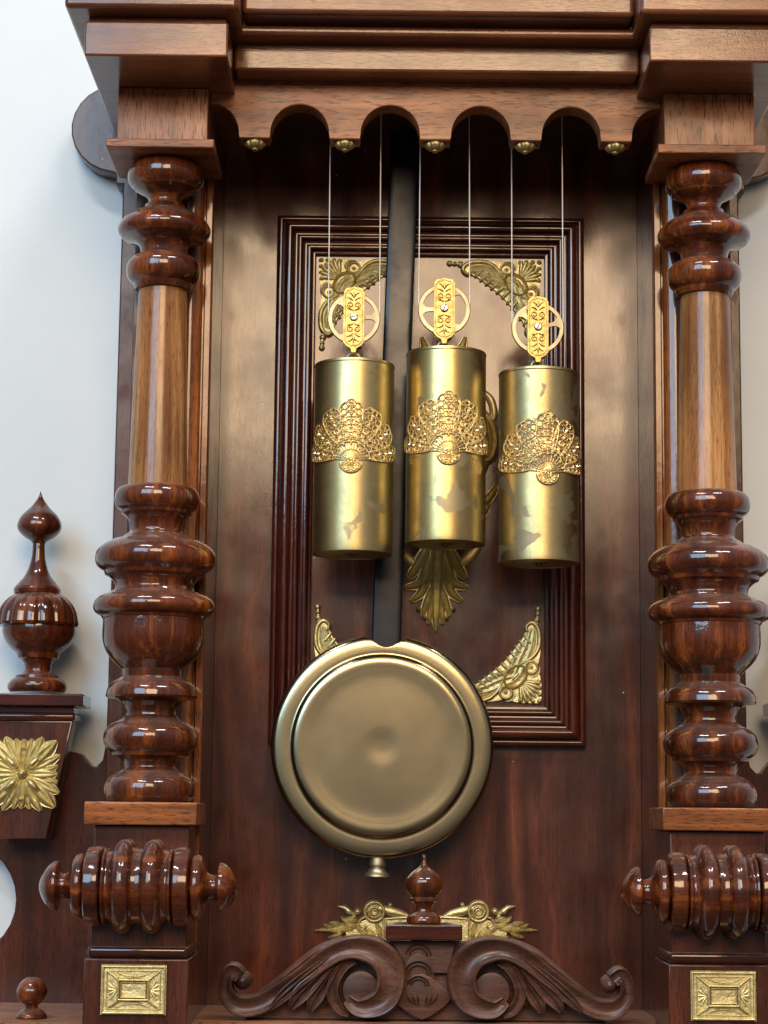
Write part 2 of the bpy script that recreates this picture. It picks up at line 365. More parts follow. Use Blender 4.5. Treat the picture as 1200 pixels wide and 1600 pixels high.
CARVED = [(-1, None), (-0.985, 0.62), (-0.86, 0.98), (-0.74, 1.0), (-0.62, 0.90), (-0.3, 0.80), (0.1, 0.78), (0.45, 0.86), (0.66, 0.98), (0.80, 1.0), (0.90, 0.95), (0.985, 0.62), (1, None)]
def relief(mb, path, y0, nseg=8, rib=0.0, power=0.5, base=0.0, carved=False):
    """raised, carved stroke lying on plane y0: path of (x, z, halfwidth, height)"""
    vs = []; fs = []; n_ = len(path)
    if carved: nseg = len(CARVED) - 1
    for i, (x, z, hw, h) in enumerate(path):
        a = path[max(i - 1, 0)]; b_ = path[min(i + 1, n_ - 1)]
        tx, tz = b_[0] - a[0], b_[1] - a[1]; L = math.hypot(tx, tz) or 1; nx, nz = -tz / L, tx / L
        for k in range(nseg + 1):
            s = CARVED[k][0] if carved else -1 + 2 * k / nseg
            hh = h * (CARVED[k][1] or 0) if carved else h * max(1 - s * s, 0) ** power
            if rib: hh *= 1 - rib * (0.5 + 0.5 * math.cos(s * math.pi * 3))
            if k in (0, nseg): hh = -0.0012
            vs.append((x + nx * hw * s, y0 - hh - (base if 0 < k < nseg else 0), z + nz * hw * s))
    for i in range(n_ - 1):
        for k in range(nseg):
            fs.append((i * (nseg + 1) + k, i * (nseg + 1) + k + 1, (i + 1) * (nseg + 1) + k + 1, (i + 1) * (nseg + 1) + k))
    fs.append(tuple(range(nseg + 1))); fs.append(tuple((n_ - 1) * (nseg + 1) + k for k in range(nseg + 1))[::-1])
    return mb.add(vs, fs)

def bead(mb, x, z, r, y0, h=None, sx=1.0, sz=1.0):
    h = h or r; prof = [(r, 0.0012), (r, 0)] + [(r * math.cos(a), -h * math.sin(a)) for a in (0.35, 0.75, 1.1, 1.4)] + [(0.0002, -h)]
    vs = []; fs = []; seg = 10
    for rr, hh in prof:
        for k in range(seg):
            a = 2 * math.pi * k / seg; vs.append((x + rr * sx * math.cos(a), y0 + hh, z + rr * sz * math.sin(a)))
    for i in range(len(prof) - 1):
        for k in range(seg): fs.append((i * seg + k, i * seg + (k + 1) % seg, (i + 1) * seg + (k + 1) % seg, (i + 1) * seg + k))
    return mb.add(vs, fs)

def leaf(mb, pts, w, h, y0, rib=0.35, nseg=10, taper=(0.25, 1.0, 0.75, 0.08)):
    """ribbed acanthus lobe through 2-D points, swelling then running to a tip"""
    c = curve(pts, 5); n_ = len(c); P = []
    for i, (x, z) in enumerate(c):
        t = i / (n_ - 1) * (len(taper) - 1); k = min(int(t), len(taper) - 2); f_ = taper[k] + (taper[k + 1] - taper[k]) * (t - k)
        P.append((x, z, w * f_, h * (0.35 + 0.65 * f_)))
    return relief(mb, P, y0, nseg, rib)

def poly_plate(mb, pts, y0, y1):
    n_ = len(pts); vs = [(x, y0, z) for x, z in pts] + [(x, y1, z) for x, z in pts]
    fs = [tuple(range(n_)), tuple(range(2 * n_ - 1, n_ - 1, -1))] + [(i, (i + 1) % n_, n_ + (i + 1) % n_, n_ + i) for i in range(n_)]
    return mb.add(vs, fs)

def mirrored(o, parent):
    """the same part on the other side of the clock, with copies of its sub-parts"""
    c = o.copy(); scene.collection.objects.link(c); c.parent = parent
    c.scale.x = -o.scale.x; c.location.x = -o.location.x
    for ch in list(o.children):
        d = ch.copy(); scene.collection.objects.link(d); d.parent = c
        if 'label' in d: del d['label']
    return c

# ------------------------------------------------------------------ wall
wall = link('wall', box_mesh(-2.2, 2.2, 0.024, 0.12, -1.3, 1.9, 0), M['wall']); wall['kind'] = 'structure'

# ------------------------------------------------------------------ clock case
clock = empty('wall_clock', (0, 0, 0), 'tall dark mahogany wall clock case with turned columns and brass mounts on pale wall', 'clock')

# back board with its two round ears
zt = 0.745
board = []
ear = (-0.2555, 0.702, 0.037)
left = [(-0.249, -0.05), (-0.249, 0.655), (-0.2545, 0.655), (-0.2555, 0.664)]
for k in range(13):
    a = R_(-95 - k * 15); left.append((ear[0] + ear[2] * math.cos(a), ear[1] + ear[2] * math.sin(a)))
left += [(-0.249, 0.742), (-0.249, zt)]
pts = left + [(-x, z) for x, z in reversed(left)]
back = link('back_board', prism_mesh(pts, 0.0, 0.022, 0.0012), M['board'], clock)

# veneered inner back, a sheet on the board
panel = link('back_panel', box_mesh(-0.166, 0.166, -0.003, -0.0003, 0.008, 0.70, 0), M['panel'], clock)
PY = -0.003
fx, fz0, fz1, fwid = 0.1228, 0.2055, 0.6275, 0.0315
prof = [(0, 0.002), (0, -0.007), (0.0012, -0.0095), (0.0040, -0.0100), (0.0052, -0.0080), (0.0060, -0.0080), (0.0068, -0.0125), (0.0085, -0.0145), (0.0115, -0.0148),
        (0.0132, -0.0125), (0.0138, -0.0095), (0.0165, -0.0090), (0.0172, -0.0112), (0.0190, -0.0118), (0.0205, -0.0108), (0.0212, -0.0078),
        (0.0240, -0.0072), (0.0246, -0.0086), (0.0268, -0.0088), (0.0280, -0.0072), (0.0284, -0.0045), (0.0308, -0.0040), (0.0315, -0.0025), (0.0315, 0.002)]
def round_profile(P, sub=4):
    body = curve(P[1:-1], sub); return [P[0]] + body + [P[-1]]
prof = round_profile(prof)
def moulding(side):
    mb = MB(); vs = []
    for t, y in prof:
        if side in 'LR':
            s = -1 if side == 'L' else 1
            vs += [(s * (fx - t), PY + y, fz0 + t + 0.0002), (s * (fx - t), PY + y, fz1 - t - 0.0002)]
        else:
            z = fz1 - t if side == 'T' else fz0 + t
            vs += [(-fx + t + 0.0002, PY + y, z), (fx - t - 0.0002, PY + y, z)]
    n_ = len(prof)
    fs = [(2 * i, 2 * i + 1, 2 * i + 3, 2 * i + 2) for i in range(n_ - 1)] + [tuple(range(0, 2 * n_, 2)), tuple(range(1, 2 * n_, 2))[::-1]]
    return mb.add(vs, fs).mesh('moulding', 50)
for s in 'LRTB':
    link('moulding', moulding(s), M['frame_v' if s in 'LR' else 'frame_h'], panel)

# corner mounts: cast rococo corners, corner point at local origin, running +x and -z
U = 0.000505
def corner_mount():
    mb = MB(); y = 0.0
    def L(p): return (p[0] * U, -p[1] * U)
    def both(f):
        f(lambda p: L(p)); f(lambda p: L((p[1], p[0])))
    half = [(2, 2), (2, 30), (4, 44), (10, 54), (6, 66), (3, 84), (2, 104), (6, 120), (16, 126), (25, 118), (28, 106), (36, 92), (50, 76), (62, 62)]
    outline = half + [(b_, a) for a, b_ in reversed(half[1:-1])]
    poly_plate(mb, [L(p) for p in outline], y + 0.0008, y - 0.0016)
    def parts(T):
        sc = curve([(24, 112), (25, 120), (17, 126), (8, 118), (5, 102), (7, 86), (15, 74), (26, 66), (34, 62)], 5)
        relief(mb, [(*T(p), (3.0 + 1.6 * math.sin(i / len(sc) * 3.1)) * U, 0.0042) for i, p in enumerate(sc)], y)
        leaf(mb, [T((40, 44)), T((32, 66)), T((22, 90)), T((16, 116))], 17 * U, 0.0038, y, 0.3, 14, (0.8, 1.05, 0.9, 0.5))
        leaf(mb, [T((48, 40)), T((44, 58)), T((36, 78)), T((24, 100))], 13 * U, 0.0036, y, 0.3, 12, (0.8, 1.05, 0.9, 0.5))
        sc2 = curve([(14, 110), (12, 100), (15, 88), (23, 78), (32, 72)], 4)
        relief(mb, [(*T(p), 2.2 * U, 0.0032) for p in sc2], y)
        for q, r in (((9, 130), 5.5), ((8, 139), 4.0), ((7.5, 147), 5.0)): bead(mb, *T(q), r * U, y, 0.0030)
        tube(mb, [(*T((9, 122)), 0), (*T((7.5, 147)), 0)] and [(T((9, 122))[0], y - 0.001, T((9, 122))[1]), (T((7.5, 147))[0], y - 0.001, T((7.5, 147))[1])], 0.0011, 6)
        for k in range(6):                       # shell ribs along the long side
            t = k / 5; ox, oz = 29 + 33 * t, 107 - 43 * t
            leaf(mb, [T((ox - 15 - 3 * t, oz - 17)), T((ox - 7, oz - 9)), T((ox + 0.5, oz + 0.5))], 4.3 * U, 0.0037, y, 0.0, 6, (0.4, 0.9, 1.0, 0.45))
        ring = [(18 + 9.5 * math.cos(a), 57 + 9.5 * math.sin(a)) for a in [R_(30 * k) for k in range(12)]]
        relief(mb, [(*T(p), 2.6 * U, 0.0040) for p in ring], y)
        bead(mb, *T((18, 57)), 4 * U, y, 0.0034)
        leaf(mb, [T((24, 46)), T((14, 44)), T((6, 50)), T((5, 60))], 4 * U, 0.0036, y)
        for q in ((5, 15), (5, 25), (6, 35)): bead(mb, *T(q), 4.2 * U, y, 0.0036)
        leaf(mb, [T((34, 30)), T((20, 22)), T((8, 19))], 4.4 * U, 0.0042, y)
        leaf(mb, [T((34, 34)), T((20, 32)), T((9, 30))], 4.0 * U, 0.0038, y)
    both(parts)
    for d_ in range(-3, 4):                      # shell fan in the corner
        an_ = R_(225 + d_ * 13); e_ = 36 - abs(d_) * 1.2
        leaf(mb, [L((36 + 6 * math.cos(an_), 36 + 6 * math.sin(an_))), L((36 + 20 * math.cos(an_), 36 + 20 * math.sin(an_))), L((36 + e_ * math.cos(an_), 36 + e_ * math.sin(an_)))], 4.4 * U, 0.0042, y, 0, 8, (0.4, 0.85, 1.0, 0.7))
    bead(mb, *L((5, 5)), 4.5 * U, y, 0.0036); leaf(mb, [L((30, 30)), L((18, 18)), L((9, 9))], 5 * U, 0.0044, y)
    cx, cz, an = 42, 42, R_(45)
    def E(a, f): return L((cx + f * (20 * math.cos(a) * math.cos(an) - 14 * math.sin(a) * math.sin(an)), cz - f * (20 * math.cos(a) * math.sin(an) + 14 * math.sin(a) * math.cos(an)) * 1.0))
    relief(mb, [(*E(R_(15 * k), 1.0), 3.2 * U, 0.0052) for k in range(25)], y, 8, 0.25)
    bead(mb, *L((cx, cz)), 11 * U, y, 0.0030, 1.0, 1.0)
    leaf(mb, [L((50, 34)), L((40, 42)), L((36, 50))], 4 * U, 0.0052, y)
    return mb.mesh('corner_mount', 30)
cm = corner_mount()
ix, iz0, iz1 = fx - fwid, fz0 + fwid, fz1 - fwid
for sx, sz, nm in ((1, 1, 'mount'), (-1, 1, 'mount'), (1, -1, 'mount_bright'), (-1, -1, 'mount_bright')):
    me = cm if nm == 'mount' else cm.copy()
    if nm == 'mount_bright': me.materials.clear()
    o = link('corner_mount', me, M[nm], panel, (-sx * (ix - 0.0015), PY - 0.0006, (iz1 - 0.0015) if sz > 0 else (iz0 + 0.0015)))
    o.scale = (sx, 1, sz)

# large acanthus mount in the middle of the panel, mostly behind the weights
def centre_mount():
    mb = MB(); y = PY - 0.0005
    def P(p): return at(p[0], p[1], PY)
    ax = lambda yy: 693 - (yy - 530) * 0.028
    def both(pts, w, h, rib=0.3, taper=(0.3, 1.0, 0.8, 0.1)):
        for s in (1, -1): leaf(mb, [P((ax(q[1]) + s * q[0], q[1])) for q in pts], w * 1.35 * U, h, y, rib * 1.3, 12, taper[:-1] + (max(taper[-1], 0.32),))
    # lower spray
    leaf(mb, [P((ax(840), 840)), P((ax(900), 900)), P((ax(950), 950)), P((ax(987), 987))], 17 * U, 0.010, y, 0.35, 12, (1.0, 0.9, 0.75, 0.1))
    both([(8, 850), (16, 890), (26, 912), (50, 919)], 10, 0.0085)
    both([(6, 870), (16, 905), (24, 927), (40, 940)], 9, 0.0080)
    both([(10, 840), (24, 872), (38, 896), (46, 905)], 9, 0.0075)
    both([(4, 905), (12, 935), (18, 952), (20, 964)], 7, 0.0075)
    both([(2, 920), (8, 950), (10, 964), (11, 976)], 6, 0.0070)
    both([(66, 850), (52, 868), (34, 882), (22, 888)], 7, 0.0040, 0.0, (0.7, 1, 1, 0.6))
    # cartouche ring and side scrolls
    ring = [(ax(700) + 76 * math.cos(R_(a)), 690 + 98 * math.sin(R_(a))) for a in range(0, 361, 12)]
    relief(mb, [(*P(p), 6 * U, 0.006) for p in ring], y, 8, 0.3)
    both([(58, 640), (76, 660), (84, 690), (78, 716), (66, 722)], 7, 0.008, 0.2, (0.6, 1, 1, 0.7))
    both([(60, 610), (76, 625), (82, 650), (76, 668)], 5, 0.005, 0.0, (0.6, 1, 1, 0.4))
    both([(40, 800), (66, 790), (84, 770), (88, 756)], 8, 0.007)
    both([(30, 830), (60, 815), (74, 795), (80, 780)], 7, 0.006)
    bead(mb, *P((ax(690), 690)), 48 * U, y, 0.007)
    # upper spray
    leaf(mb, [P((ax(600), 610)), P((ax(560), 560)), P((ax(530), 520))], 12 * U, 0.008, y)
    both([(6, 590), (18, 560), (28, 545), (34, 528)], 9, 0.007)
    both([(10, 600), (26, 580), (38, 570), (44, 552)], 8, 0.006)
    # small beads among the leaves
    for q in ((-30, 952), (-18, 966), (18, 966), (30, 952)): bead(mb, *P((ax(q[1]) + q[0] * 0.9, q[1])), 4.5 * U, y, 0.006)
    poly_plate(mb, [P(p) for p in ((ax(560) - 12, 560), (ax(560) + 12, 560), (ax(840) + 16, 840), (ax(960) + 8, 960), (ax(960) - 8, 960), (ax(840) - 16, 840))], y + 0.001, y - 0.0025)
    return mb.mesh('centre_mount', 30)
link('centre_mount', centre_mount(), M['mount_mid'], panel)

# brass beat scale low on the panel, ribbon and leaf ends
def beat_scale():
    mb = MB(); y = PY - 0.0005
    def P(p): return at(p[0], p[1], PY)
    def side(s):
        def Q(x, yy): return P((666 + s * (x - 666), yy + (0 if s > 0 else 0)))
        lf = lambda pts, w, h, rib=0.3, tp=(0.3, 1.0, 0.8, 0.1): leaf(mb, [Q(*q) for q in pts], w * U, h, y, rib, 8, tp)
        poly_plate(mb, [Q(732, 1436), Q(660, 1436), Q(660, 1474), Q(732, 1474)], y + 0.001, y - 0.0018)
        relief(mb, [(*Q(x, yy), 3 * U, 0.0034) for x, yy in ((733, 1474), (733, 1455), (733, 1436), (712, 1434), (690, 1433), (666, 1433))], y)
        lf([(690, 1434), (705, 1428), (722, 1424), (740, 1418)], 8, 0.004, 0.0, (0.3, 0.8, 1, 0.6))
        relief(mb, [(*Q(747 + 15 * math.cos(R_(a)), 1424 + 15 * math.sin(R_(a))), 3.2 * U, 0.0052) for a in range(0, 361, 20)], y)
        relief(mb, [(*Q(747 + (10 - a / 90) * math.cos(R_(a)), 1424 + (10 - a / 90) * math.sin(R_(a))), 2.4 * U, 0.0046) for a in range(0, 700, 25)], y)
        bead(mb, *Q(747, 1424), 12.5 * U, y, 0.0022)
        bead(mb, *Q(722, 1414), 4 * U, y, 0.003)
        lf([(735, 1474), (738, 1460), (742, 1446), (746, 1438)], 6, 0.005); lf([(750, 1475), (752, 1460), (757, 1450)], 8, 0.005)
        lf([(745, 1470), (760, 1458), (772, 1450), (782, 1446)], 7, 0.005); lf([(760, 1474), (768, 1465), (780, 1462)], 6, 0.005)
        relief(mb, [(*Q(x, yy), 2.2 * U, 0.0045) for x, yy in curve([(758, 1432), (768, 1436), (772, 1446), (766, 1452), (760, 1446)], 4)], y)
        bead(mb, *Q(773, 1424), 5.5 * U, y, 0.0045); bead(mb, *Q(779, 1432), 4.5 * U, y, 0.004)
        lf([(776, 1430), (786, 1424), (794, 1418), (805, 1416)], 5, 0.004, 0.0)
        lf([(772, 1440), (782, 1436), (792, 1438), (800, 1432)], 6, 0.0045); lf([(770, 1450), (784, 1444), (794, 1440)], 6, 0.0045)
        lf([(780, 1452), (796, 1450), (808, 1452), (840, 1454)], 8, 0.0055); lf([(796, 1450), (806, 1444), (818, 1442)], 5, 0.005)
        lf([(796, 1456), (808, 1462), (820, 1466)], 5, 0.005); lf([(806, 1450), (818, 1448), (826, 1444)], 4, 0.005)
        lf([(770, 1472), (785, 1466), (796, 1464)], 6, 0.0045); lf([(786, 1474), (794, 1478), (800, 1480)], 6, 0.004)
        poly_plate(mb, [Q(730, 1440), Q(745, 1432), Q(770, 1440), Q(792, 1452), Q(790, 1468), Q(760, 1476), Q(730, 1476)], y + 0.001, y - 0.0012)
    side(1); side(-1)
    return mb.mesh('beat_scale', 30)
link('beat_scale', beat_scale(), M['mount_bright'], panel)

# case sides, and the moulded stile in front of each
def side_trees():
    sp_ = link('side_panel', box_mesh(-0.226, -0.1662, -0.094, -0.0004, -0.03, 0.676, 0.0008), M['board'], clock)
    P = [(-0.1664, -0.0942), (-0.1664, -0.0985), (-0.1674, -0.1000), (-0.1712, -0.1000), (-0.1722, -0.0985), (-0.1722, -0.0968), (-0.1734, -0.0968), (-0.1742, -0.0995),
         (-0.1775, -0.1025), (-0.1825, -0.1030), (-0.1860, -0.1005), (-0.1866, -0.0975), (-0.1890, -0.0970), (-0.1890, -0.0942)]
    mb = MB(); vs = [(x, y, 0.008) for x, y in P] + [(x, y, 0.676) for x, y in P]; n_ = len(P)
    mb.add(vs, [(i, (i + 1) % n_, n_ + (i + 1) % n_, n_ + i) for i in range(n_)] + [tuple(range(n_)), tuple(range(2 * n_ - 1, n_ - 1, -1))])
    st = link('stile', mb.mesh('stile', 40), M['strip'], clock)
    return sp_, st
for o in side_trees(): mirrored(o, clock)
link('top_board', box_mesh(-0.166, 0.166, -0.1485, -0.0034, 0.6900, 0.71, 0), M['board'], clock)

# columns
def column():
    cx = lambda y: 258 - (y - 290) * 28 / 940.0
    def prf(rows, sub=4):
        out = []
        for y, hw, *s in rows:
            x0_, z = at(cx(y), y, -0.13); x1_, _ = at(cx(y) + hw, y, -0.13); out.append((x1_ - x0_, z, *s))
        return smooth_profile(out, sub)
    ax = (-0.1998, -0.13, 0)
    root = link('column', lathe(MB(), prf([(448, 37, 1), (520, 39.5), (620, 42.5), (700, 44.5), (763, 46, 1)]), (0, 0, 0), 64).mesh('shaft'), M['shaft'], clock, ax)
    cap = [(256, 46, 1), (260, 53), (268, 58), (279, 59.5), (288, 57), (295, 50, 1), (297, 49, 1), (302, 40), (309, 29), (316, 26), (320, 28, 1), (322, 31, 1), (328, 33, 1), (331, 40), (338, 53), (348, 66),
           (358, 72), (366, 71.5), (373, 66, 1), (377, 52), (381, 43), (388, 37.5), (397, 36, 1), (400, 40), (404, 47, 1), (407, 50), (414, 56), (426, 57.5), (438, 54), (445, 46, 1), (449, 45, 1), (454, 43, 1), (455, 36, 1)]
    bas = [(761, 46, 1), (762, 53, 1), (765, 60), (773, 65), (784, 66), (794, 62), (799, 55, 1), (804, 54, 1), (808, 48), (816, 43), (829, 41), (834, 43, 1), (838, 50), (842, 55, 1), (845, 66), (853, 82),
           (864, 92), (877, 94), (887, 90), (894, 80, 1), (900, 78, 1), (904, 70), (911, 63), (918, 61), (924, 63, 1), (927, 71), (930, 76, 1), (933, 84), (940, 92), (951, 95), (959, 91), (964, 82, 1), (968, 80.5, 1), (969, 79, 1),
           (985, 79.5), (1000, 79), (1015, 75), (1028, 67), (1038, 57), (1046, 48, 1), (1050, 48, 1), (1058, 47.5, 1), (1061, 52), (1068, 63), (1077, 69.5), (1088, 72, 1), (1091, 70, 1), (1094, 56), (1098, 48), (1108, 41.5), (1117, 41),
           (1123, 45), (1127, 52, 1), (1130, 59, 1), (1133, 63), (1142, 71), (1155, 74), (1168, 70), (1176, 61, 1), (1181, 59, 1), (1184, 50), (1190, 43), (1198, 41), (1204, 45, 1), (1208, 53), (1211, 57, 1), (1215, 63), (1223, 69), (1234, 71), (1245, 69), (1252, 63, 1), (1254, 60, 1)]
    link('turned_capital', lathe(MB(), prf(cap), (0, 0, 0), 72).mesh('turned_capital', 30), M['turned'], root)
    link('turned_base', lathe(MB(), prf(bas), (0, 0, 0), 72).mesh('turned_base', 30), M['turned'], root)
    return root
zc0 = at(258, 258, -0.13)[1]; zb1 = at(232, 1253, -0.13)[1]
mirrored(column(), clock)

# impost above each column: cap plate and die
ZBLK0, ZBLK1 = 0.6775, 0.7030
imp = link('impost', box_mesh(-0.2328, -0.1668, -0.162, -0.0945, 0.6364, ZBLK0 - 0.0003, 0.0008), M['die'], clock)
link('cap_plate', box_mesh(-0.2395, -0.1612, -0.170, -0.0950, zc0 + 0.0004, 0.6361, 0.0009), M['rail'], imp)
mirrored(imp, clock)

# cornice: two breakfront blocks, plain fascia and stepped mouldings
cor = link('cornice', box_mesh(-0.1478, 0.1478, -0.1725, -0.1490, at(600, 112, -0.1725)[1], at(600, 60, -0.1725)[1], 0.0022), M['cornice'], clock)
def bar(name, x0, x1, y0, y1, z0, z1, bev=0.003, mat='cornice', seg=4):
    return link(name, box_mesh(x0, x1, y0, y1, z0, z1, bev, seg=seg), M[mat], cor)
zf = at(600, 60, -0.1725)[1]
za, zb = at(600, 56, -0.190)[1], at(600, 41, -0.190)[1]
bar('fascia_backing', -0.1476, 0.1476, -0.1700, -0.1495, zf + 0.0002, 0.75, 0.0005, seg=1)
bar('bead_moulding', -0.1474, 0.1474, -0.190, -0.1703, za, zb, 0.0030)
bar('cove_moulding', -0.1474, 0.1474, -0.184, -0.1703, zb + 0.0002, at(600, 23, -0.20)[1], 0.0010)
bar('crown_moulding', -0.1402, 0.1402, -0.207, -0.1703, at(600, 22, -0.207)[1], 0.745, 0.0035)
for s in (-1, 1):
    q = lambda a, b_: (min(s * a, s * b_), max(s * a, s * b_))
    bar('cornice_block', *q(0.1482, 0.2490), -0.225, -0.0004, ZBLK0, ZBLK1, 0.0016)
    bar('block_neck', *q(0.1500, 0.2470), -0.221, -0.0004, ZBLK1 + 0.0002, ZBLK1 + 0.0045, 0.0004, seg=1)
    bar('crown_moulding', *q(0.1406, 0.2620), -0.238, -0.0004, ZBLK1 + 0.0047, 0.745, 0.0035)

# scalloped valance with brass buttons underneath
def valance():
    zb_, zt_ = 0.6446, 0.6895; H = 0.1662
    xs = [-0.1333, -0.0668, 0.0, 0.0668, 0.1333]; hw = 0.0115; row = []
    def arch(x0_, x1_, n_=22):
        c_ = (x0_ + x1_) / 2; r = (x1_ - x0_) / 2
        for k in range(n_ + 1):
            a = math.pi - math.pi * k / n_; x = c_ + r * math.cos(a)
            if -H - 1e-6 <= x <= H + 1e-6: row.append((x, zb_ + 0.0030 + 0.0232 * math.sin(a)))
    edges = [-0.1333 - 0.0668] + xs + [0.1333 + 0.0668]
    for i in range(6):
        arch(edges[i] + hw, edges[i + 1] - hw)
        if i < 5: row += [(xs[i] - hw + 0.0004, zb_), (xs[i] + hw - 0.0004, zb_)]
    row = [(-H, row[0][1])] + [p for p in row if abs(p[0]) < H - 1e-4] + [(H, row[-1][1])]
    mb = MB(); yf, yb = -0.1485, -0.1300; c_ = 0.0007; vs = []; n_ = len(row)
    for x, z in row: vs += [(x, yf, zt_), (x, yf, z + c_), (x, yf + c_, z), (x, yb, z), (x, yb, zt_)]
    fs = [(5 * i + k, 5 * i + 5 + k, 5 * i + 5 + (k + 1) % 5, 5 * i + (k + 1) % 5) for i in range(n_ - 1) for k in range(5)] + [tuple(range(5)), tuple(range(5 * n_ - 5, 5 * n_))]
    vme = mb.add(vs, fs).mesh('valance', 30)
    for p in vme.polygons: p.use_smooth = abs(p.normal.y) < 0.9999
    v = link('valance', vme, M['rail'], clock)
    mb = MB(); R0 = 0.0078
    pr = [(0.0005, 0.0006), (R0 * 0.9, 0.0006), (R0, -0.0006), (R0 * 0.98, -0.0018), (R0 * 0.8, -0.0034), (R0 * 0.55, -0.0044), (R0 * 0.36, -0.0046), (R0 * 0.33, -0.0054), (R0 * 0.2, -0.0062), (0.0002, -0.0064)]
    lathe(mb, pr, (0, 0, 0), 60, mod=lambda a, i, h: 1 - (0.15 * (0.5 - 0.5 * math.cos(a * 10)) ** 2 if 1 < i < 6 else 0))
    me = mb.mesh('button', 35)
    for x in xs: link('button', me, M['mount'], v, (x, -0.1395, zb_ - 0.0008))
    return v
valance()

# pedestal under each column: plates, moulding, brass plaque and a turned spindle across its front
ped = link('pedestal', box_mesh(-0.2335, -0.1680, -0.163, -0.0945, 0.0540, 0.1432, 0.0008), M['board'], clock)
link('base_plate', box_mesh(-0.2400, -0.1622, -0.170, -0.0950, 0.1435, zb1 - 0.0003, 0.0010), M['plate'], ped)
link('band_moulding', box_mesh(-0.2352, -0.1664, -0.1675, -0.0945, 0.0532, 0.0610, 0.0028, seg=4), M['frame_h'], ped)
link('foot_block', box_mesh(-0.2368, -0.1652, -0.170, -0.0945, 0.0083, 0.0530, 0.0009), M['board'], ped)
def spindle():
    k = 0.000449
    h = [(0, 57), (6, 57.5, 1), (9, 60, 1), (11, 67), (20, 72), (29, 70), (36, 62, 1), (38, 57, 1), (42, 54), (46, 53), (49, 57, 1), (52, 57), (54, 50), (55, 46, 1), (56, 58, 1), (58, 60, 1), (66, 60.5), (77, 59, 1), (79, 56, 1), (80, 38, 1), (81, 42),
         (84, 48), (90, 49.5), (97, 46), (101, 36, 1), (104, 25), (110, 20), (117, 19), (121, 22, 1), (122.5, 36, 1), (125, 38), (132, 36), (140, 29), (147, 18), (151, 8), (152, 0.3)]
    half = [(r * k, x * k, *s) for x, r, *s in h]
    a = smooth_profile(half, 3); full = [(r, -x) for r, x in reversed(a)] + a[1:]
    return lathe(MB(), full, (0, 0, 0), 56, 'X').mesh('spindle', 30)
link('spindle', spindle(), M['turned_x'], ped, (-0.2008, -0.171, 0.1016))
def plaque():
    mb = MB(); W, H = 0.0222, 0.0166; y = 0.0
    poly_plate(mb, [(-W, -H), (W, -H), (W, H), (-W, H)], y + 0.0003, y - 0.0016)
    def rect(w_, h_, hw, ht):
        for p, q in (((-w_, -h_), (w_, -h_)), ((w_, -h_), (w_, h_)), ((w_, h_), (-w_, h_)), ((-w_, h_), (-w_, -h_))):
            relief(mb, [(*p, hw, ht), (*q, hw, ht)], y - 0.0012, 6)
    rect(W - 0.0012, H - 0.0012, 0.0011, 0.0022); rect(W - 0.0040, H - 0.0038, 0.0006, 0.0014); rect(0.0102, 0.0066, 0.0012, 0.0034); rect(0.0086, 0.0050, 0.0006, 0.0026)
    for sx in (-1, 1):
        for sz in (-1, 1):
            relief(mb, [(sx * 0.0185, sz * 0.0130, 0.0007, 0.0016), (sx * 0.0105, sz * 0.0070, 0.0010, 0.0032)], y - 0.0012, 6)
            relief(mb, [(sx * 0.0165, sz * 0.0128, 0.0005, 0.0014), (sx * 0.0108, sz * 0.0082, 0.0006, 0.0026)], y - 0.0012, 6)
        for k in range(5):
            a = R_(-50 + 25 * k); leaf(mb, [(sx * 0.0115, 0), (sx * (0.0115 + 0.003 * math.cos(a)), 0.004 * math.sin(a)), (sx * (0.0115 + 0.006 * math.cos(a)), 0.0085 * math.sin(a))], 0.0011, 0.0016, y - 0.0012, 0, 6, (0.5, 1, 1, 0.8))
        bead(mb, sx * 0.0166, 0, 0.0009, y - 0.0014, 0.0014)
        for ang in range(-60, 61, 20):
            relief(mb, [(x_, sx * z_, 0.0004, 0.0012) for x_, z_ in ((0.0005 * ang / 20, 0.0078), (0.0022 * ang / 20, 0.0108 - abs(ang) * 0.00003))], y - 0.0012, 4)
        arc = [(0.013 * math.cos(R_(a)), sx * (0.0145 - 0.0055 * math.sin(R_(a)))) for a in range(20, 161, 14)]
        relief(mb, [(*p, 0.0006, 0.0016) for p in arc], y - 0.0012, 6)
    n_per = 34
    for i in range(n_per):
        t = -1 + 2 * (i + 0.5) / n_per
        for sz in (-1, 1): bead(mb, t * (W - 0.0004), sz * (H - 0.0004), 0.0005, y - 0.0012, 0.0009)
    return mb.mesh('plaque', 30)
link('plaque', plaque(), M['mount_bright'], ped, (-0.2022, -0.1704, 0.0326), label='rectangular stamped brass plaque with raised oblong boss')
mirrored(ped, clock).location.x = -0.0025

# side wings: cut-out board, tapered pilaster with moulded head, rosette, big urn finial
def turned(name, rows, cxp, Yd, mat, parent, seg=64, mod=None, ang=30, sub=4):
    out = []
    for y, hw, *s in rows:
        x0_, z = at(cxp, y, Yd); out.append((at(cxp + hw, y, Yd)[0] - x0_, z, *s))
    zb_ = out[-1][1]; pr = smooth_profile([(r, z - zb_, *s) for r, z, *s in out], sub)
    return link(name, lathe(MB(), pr, (0, 0, 0), seg, mod=mod).mesh(name, ang), mat, parent, (at(cxp, rows[-1][0], Yd)[0], Yd, zb_))
def Wp(px, py, Y=0.002): return at(px, py, Y)
o_ = [Wp(166, 1140), Wp(164, 1168), Wp(160, 1188), Wp(150, 1198), Wp(141, 1196), Wp(134, 1186), Wp(127, 1178), Wp(116, 1175), Wp(100, 1176), Wp(40, 1178), Wp(-10, 1180), Wp(-40, 1190)]
o_ += [Wp(-70 + 8 * math.sin(k), 1190 + k * 30) for k in (1, 2, 3, 4)]
